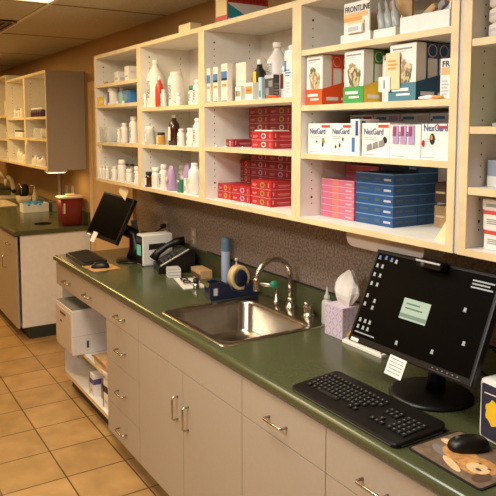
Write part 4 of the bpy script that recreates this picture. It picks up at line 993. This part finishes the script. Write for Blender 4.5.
# ================================================================== keyboards and mice
def keyboard(x, y, rz, w, d_, label, keys=True):
    t = thing('keyboard', label, 'keyboard', (x, y, ZC), rz)
    m = MB()
    # wedge with rounded corners
    lo = rr(w, d_, .02, 0); hi = rr(w-.004, d_-.004, .018, 0)
    def wz(p, a): return (p[0], p[1], a+.012*(p[1]/d_+.5))
    m.rings([[(p[0], p[1], .001) for p in lo], [wz(p, .010) for p in lo], [wz(p, .013) for p in hi]], black, True, True, False)
    m.done('keyboard_body', t)
    MB().prism([(-w/2+.02, -d_/2-.0008), (w/2-.02, -d_/2-.0008), (w/2-.02, -d_/2+.001), (-w/2+.02, -d_/2+.001)], 'z', .0035, .0065, mat('edge_silver', (150, 150, 150), .3, .8)).box(w/2-.001, w/2+.0008, -d_/2+.02, d_/2-.02, .0035, .0065, MATS['edge_silver']).done('edge_strip', t)
    if keys:
        rows = [(.045, 15, .0), (.022, 15, 0), (.003, 14, .003), (-.016, 13, .006), (-.035, 12, .010), (-.054, 8, .012)]
        me = None
        kx = .0185
        cols = [(-w/2+.022, r_) for r_ in rows]
        keyset = []
        for (yy, n, off) in rows:
            if n == 8:
                xs = [0, 1.3, 2.6, 7, 10.6, 11.8]; 
            else: xs = range(n)
            for c_ in xs: keyset.append((-w/2+.024+off+kx*c_, yy+.008, .0155))
            if n > 8:
                pass
        for rI, yy in enumerate((.022, .003, -.016, -.035, -.054)):
            for c_ in range(4): keyset.append((w/2-.092+kx*c_+.012, yy+.008, .0155))
        for rI, yy in enumerate((.022, .003, -.054, -.035)):
            for c_ in range(3):
                if yy == -.035 and c_ != 1: continue
                if c_ < 3: keyset.append((w/2-.155+kx*c_+.008, yy+.008, .0155))
        for (kx_, ky_, kw) in keyset:
            if me is None:
                b = MB(); X2 = Matrix.Identity(4)
                b.prism([(-.0078, -.008), (.0078, -.008), (.0078, .008), (-.0078, .008)], 'z', 0, .003, black)
                b.prism([(-.0066, -.0062), (.0066, -.0062), (.0066, .007), (-.0066, .007)], 'z', .003, .0052, blackm)
                b.add([(-.0035, -.001, .0054), (.001, -.001, .0054), (.001, .0045, .0054), (-.0035, .0045, .0054)], [(0,1,2,3)], mat('key_legend', (104, 102, 98), .6))
                b.add([(-.0035, -.001, .0054), (.001, -.001, .0054)], [], black)
                o0 = b.done('key', t); me = o0.data
            else:
                o0 = o0.copy(); COL.objects.link(o0)
            o0.location = (kx_, ky_, .0125+.012*(ky_/d_+.5)); o0.rotation_euler = (math.atan2(.012, d_), 0, 0)
        MB().prism([(-.052, -.008), (.052, -.008), (.052, .008), (-.052, .008)], 'z', 0, .004, blackm).done('space_bar', t, (-w/2+.024+.012+kx*4.8, -.046, .0125+.012*(-.046/d_+.5)), (math.atan2(.012, d_), 0, 0))
    else:
        m = MB()
        for rI in range(6):
            for c_ in range(20): m.box(-w/2+.02+c_*(w-.04)/20, -w/2+.02+(c_+.8)*(w-.04)/20, -d_/2+.02+rI*.02, -d_/2+.036+rI*.02, .012+.012*((rI*.02+.02)/d_), .019+.012*((rI*.02+.02)/d_), blackm)
        m.done('keys', t, kind='stuff')
    return t
keyboard(2.915, -.522, R(0), .475, .198, 'black keyboard in front of the right monitor')
keyboard(.275, -.505, R(-2), .42, .155, 'small looking black keyboard at the far left end of the long counter', keys=False)
def mouse(x, y, rz, label, z=ZC):
    t = thing('computer_mouse', label, 'mouse', (x, y, z), rz); t.scale = (.98, 1.0, 1.0)
    prof = []; m = MB(); loops = []
    for k in range(9):
        zz = k/8; s_ = (1-zz**2.6)**.5 if k < 8 else .02
        s_ = max(s_, .05)
        loops.append([(.031*s_*math.copysign(abs(math.cos(a))**.8, math.cos(a))*(1+.08*math.sin(a)), .055*s_*math.copysign(abs(math.sin(a))**.8, math.sin(a)), .001+.034*zz*(1-.15*math.sin(a)*s_)) for a in [2*PI*q/24 for q in range(24)]])
    m.rings(loops, black, True, True); m.done('mouse_body', t)
    MB().lathe([(.008, -.003), (.008, .003)], dgrey, seg=12, X=Matrix.Translation((0, .028, .0265)) @ Matrix.Rotation(PI/2, 4, 'Y')).done('scroll_wheel', t)
    MB().box(-.018, .018, -.0352, -.034, .014, .0165, lgrey).done('maker_mark', t)
    return t
# mouse pad with a puppy
t = thing('mouse_pad', 'photo mouse pad with a golden puppy at the right front corner of the counter', 'mouse pad', (3.283, -.494, ZC), R(-2)); t.scale = (.83, .84, 1)
m = MB(); m.rings([rr(.29, .235, .015, .0), rr(.29, .235, .015, .003)], blackm, True, True, False); m.done('pad_base', t)
m = MB()
def flat(pts, mm, z): m.add([(p[0], p[1], z) for p in pts], [list(range(len(pts)))], mm)
def el(cx, cy, rx, ry, mm, z, an=0):
    flat([(cx+rx*math.cos(2*PI*k/20)*math.cos(an)-ry*math.sin(2*PI*k/20)*math.sin(an), cy+rx*math.cos(2*PI*k/20)*math.sin(an)+ry*math.sin(2*PI*k/20)*math.cos(an)) for k in range(20)], mm, z)
flat([(p[0], p[1]) for p in rr(.276, .221, .01, 0)], mat('pad_brown', (120, 98, 78), .6, noise=.25, scale=25), .0033)
el(-.07, .03, .062, .022, furl, .0036, R(10)); el(-.02, -.01, .07, .045, fur, .0038, R(-5)); el(.05, -.02, .06, .055, fur, .0040)
el(.06, -.03, .036, .03, furl, .0043); el(.066, -.034, .010, .007, brownp, .0046); el(.045, -.002, .006, .005, brownp, .0046); el(.082, -.006, .006, .005, brownp, .0046)
el(-.0, -.075, .05, .014, furl, .0041, R(-20)); el(-.08, -.04, .04, .018, mat('pad_grey', (130, 122, 116), .6), .0036, R(-20)); el(.10, -.06, .022, .035, brownp, .0042)
m.done('puppy_picture', t)
mouse(3.252, -.458, R(150), 'black mouse on the puppy mouse pad', ZC+.0052)
m = MB(); m.rings([rr(.2, .17, .012, 0), rr(.2, .17, .012, .002)], mat('pad_orange', (196, 150, 92), .6, noise=.3, scale=30), True, True, False)
m.done('mouse_pad', None, (.56, -.505, ZC), (0,0,R(4)), 'small tan and orange mouse pad by the far keyboard', 'mouse pad')
mouse(.575, -.515, R(150), 'black mouse on the tan pad by the far keyboard', ZC+.0022)

# ================================================================== tissue box, papers, right box, under shelf light
t = thing('tissue_box', 'lavender patterned tissue box beside the right monitor', 'tissue box', (2.335, -.105, ZC))
m = MB(); m.box(-.055, .055, -.055, .055, 0, .128, lavp, bev=.0015)
for f in ('F', 'R'):
    for i in range(5):
        for j in range(6):
            u = .1+.2*i; v = .09+.165*j; sg = 1 if (i+j) % 2 else -1
            P2 = [(u-.07, v-.045*sg), (u-.05, v-.07*sg), (u+.07, v+.045*sg), (u+.05, v+.07*sg)]
            P = [(-.055+.11*a_, -.0556, .128*b_) if f == 'F' else (.0556, -.055+.11*a_, .128*b_) for a_, b_ in P2 if True]
            m.add(P, [(0,1,2,3)], mat('lavender_print', (168, 148, 184), .6))
m.done('carton_body', t)
m = MB(); loops = []
for k in range(9):
    zz = (0, .012, .03, .052, .075, .096, .115, .130, .140)[k]; w1 = (.026, .040, .052, .060, .058, .048, .034, .020, .008)[k]; w2 = (.012, .022, .030, .034, .032, .026, .018, .010, .004)[k]
    loops.append([(w1*math.cos(a)*(1+.16*math.sin(5*a+.5*k)+.08*math.sin(9*a))+.030*(k/8)**1.5+.008, w2*math.sin(a)*(1+.3*math.cos(4*a+.4*k)), .126+zz+.010*math.sin(3*a+.6*k)*(k > 0)) for a in [2*PI*q/40 for q in range(40)]])
m.rings(loops, mat('tissue', (238, 230, 222), .8), False, True, False); m.done('tissue', t)
t = thing('stationery_tray', 'white paper ledge with yellow pencils between the tissue box and the right monitor', 'tray', (2.515, -.128, ZC), 0)
m = MB().box(-.11, .11, -.045, .045, 0, .012, paper, bev=.001).box(-.10, .10, -.04, .04, .012, .02, offwhite); m.done('paper_stack', t)
for k in range(3): MB().tube([(-.095, -.03, 0), (-.075+.012*k, .0+.006*k, .055+.006*k)], .0035, (yellow, tan, yellow)[k], 6).done('pencil', t, (.0+.012*k, -.0, .0245))
t = thing('under_shelf_light', 'white rounded light fitting mounted under the shelves above the right monitor', 'light fitting', (2.69, -.19, 1.394))
m = MB()
P = []
for k in range(7): a = PI+PI/2*k/6; P.append((-.19+.035+.035*math.cos(a), -.035+.035*math.sin(a)))
for k in range(7): a = 1.5*PI+PI/2*k/6; P.append((.19-.035+.035*math.cos(a), -.035+.035*math.sin(a)))
P = [(-.19, 0)]+P+[(.19, 0)]
m.prism(P, 'y', -.05, .05, mat('fitting_white', (226, 214, 206), .4)); m.done('fitting_body', t)
t = thing('photo_box', 'rounded navy box with white edges and a yellow flower at the right edge', 'box', (3.308, -.350, ZC), R(-6))
m = MB(); m.box(-.09, .09, -.035, .035, 0, .170, white, bev=.014); m.done('box_shell', t)
m = MB()
def rrp(w, h, r, n=5):
    return [(p[0], p[1]) for p in rr(w, h, r, 0, n)]
m.add([(p[0], -.0356, p[1]+.085) for p in rrp(.160, .148, .008)], [list(range(20))], mat('navy_print', (52, 50, 64), .4))
P = []
for k in range(24): a = 2*PI*k/24; r_ = .03*(1+.10*math.cos(7*a)); P.append((-.035+r_*math.cos(a), -.0362, .085+r_*math.sin(a)*1.15))
m.add(P, [list(range(24))], yellow); m.add([(-.07, -.0362, .132), (-.01, -.0362, .135), (-.01, -.0362, .138), (-.07, -.0362, .135)], [(0,1,2,3)], white)
m.done('front_print', t)
for i, pts in enumerate(([(3.12, -.20, 1.10), (3.18, -.12, 1.04), (3.27, -.07, .98), (3.38, -.06, .93), (3.6, -.08, .921)], [(3.08, -.22, 1.04), (3.13, -.18, .98), (3.17, -.22, .95), (3.23, -.25, .925), (3.34, -.2, .919)])):
    MB().tube(pts, .004, blackm, 8).done('monitor_cable', None, (0,0,0), (0,0,0), ('upper black cable sweeping right from behind the right monitor', 'lower black cable dropping from behind the right monitor')[i], 'cable')

# ================================================================== in the open bay
t = thing('printer', 'white printer standing on the shelf of the open bay and sticking out', 'printer', (.28, -.45, .3555))
MB().box(-.165, .175, -.21, .21, 0, .285, mat('printer_white', (214, 204, 196), .45), bev=.008).done('printer_body', t)
MB().box(-.16, .17, -.205, .20, .285, .289, mat('printer_lid', (120, 118, 110), .5)).done('top_lid', t)
MB().box(-.155, .165, -.2145, -.21, .02, .26, mat('printer_front', (200, 182, 156), .5), bev=.001).box(-.05, .06, -.217, -.2145, .225, .238, dgrey).box(-.06, -.02, -.216, -.2145, .17, .18, dgrey).done('front_cover', t)
MB().box(.175, .1765, -.12, -.105, .04, .085, dgrey).box(.175, .1758, -.21, .21, .12, .1215, grey).done('side_vent', t)
t = thing('paper_bag', 'crumpled brown paper bag slumped over the bay shelf edge', 'bag', (.74, -.40, .356))
m = MB(); loops = []
for k in range(9):
    u = k/8; yy = -.18+.36*u
    loops.append([((.16-.02*math.sin(3*u))*math.cos(a)*(1+.08*math.sin(5*a+7*u)), yy+.006*math.sin(4*a), max(.001,   .028+(.027+.01*math.sin(9*u))*math.sin(a)*(1+.15*math.cos(3*a+5*u)))) for a in [2*PI*q/18 for q in range(18)]])
m.rings(loops, kraft, True, True, False); m.done('bag_body', t)
bx_ = [(.545, -.515, .075, .12, .135, 'white and purple carton at the front left of the bay bottom', paper, purple, 0),
       (.775, -.505, .075, .13, .175, 'white and dark blue carton at the front right of the bay bottom', paper, navy, 4),
       (.655, -.47, .07, .14, .12, 'brown carton between the two white ones in the bay bottom', kraft, brownp, -3),
       (.50, -.34, .09, .12, .15, 'brown carton behind the white and purple one', brownp, kraft, 0),
       (.86, -.34, .08, .12, .17, 'white carton with blue band behind the dark blue one', paper, bluel, 0)]
for (x, y, w, d_, h, lb, m1, m2, rz) in bx_:
    carton('medicine_carton', lb, 'carton', x, y, .1255, w, d_, h, m1, [('F', 0, .55, 1, .78, m2), ('F', 0, 0, .14, 1, m2), ('R', 0, .55, 1, .8, m2), ('F', .3, .2, .8, .3, lgrey)], rz=R(rz))

# ================================================================== shared group names of repeated goods
def region(o):
    x, y, z = o.location
    if z < .5: return 'in the open bay'
    if z < 1.3: return 'on the far counter' if x < -1 else 'on the long counter'
    if x < 0: return 'on the far shelves'
    return 'on the ' + ('first', 'second', 'third', 'fourth', 'fifth')[min(4, int(x/W_))] + ' wall shelf unit'
PLUR = {'red_carton': 'red cartons', 'long_carton': 'blue and pink long cartons', 'medicine_carton': 'medicine cartons', 'pill_bottle': 'white pill bottles',
        'chewables_carton': 'white chewables cartons', 'medicine_display': 'stepped display boxes', 'supplement_jar': 'supplement jars', 'gauze_roll': 'gauze rolls',
        'shelf_clip': 'small white clips', 'test_kit_carton': 'test kit cartons', 'refill_pouch': 'lavender pouches', 'brown_carton': 'brown cartons',
        'amber_vial_bottle': 'dark capped bottles', 'flea_treatment_carton': 'flea treatment cartons', 'flea_treatment_display': 'flea treatment displays', 'loose_cap': 'loose caps'}
GRP = {}
for o in bpy.data.objects:
    if o.parent or 'group' in o: continue
    n = o.name.split('.')[0]
    if n in PLUR: GRP.setdefault(PLUR[n]+' '+region(o), []).append(o)
    elif n in ('wall_shelf_unit', 'base_cabinet', 'ceiling_light', 'wall_outlet', 'monitor', 'keyboard', 'computer_mouse'):
        w = {'wall_shelf_unit': 'open wall shelf units', 'base_cabinet': 'laminate base cabinets', 'ceiling_light': 'recessed ceiling lights', 'wall_outlet': 'wall outlets', 'monitor': 'black monitors', 'keyboard': 'black keyboards', 'computer_mouse': 'black computer mice'}[n]
        GRP.setdefault(w, []).append(o)
for g, os_ in GRP.items():
    if len(os_) > 1:
        for o in os_: o['group'] = g
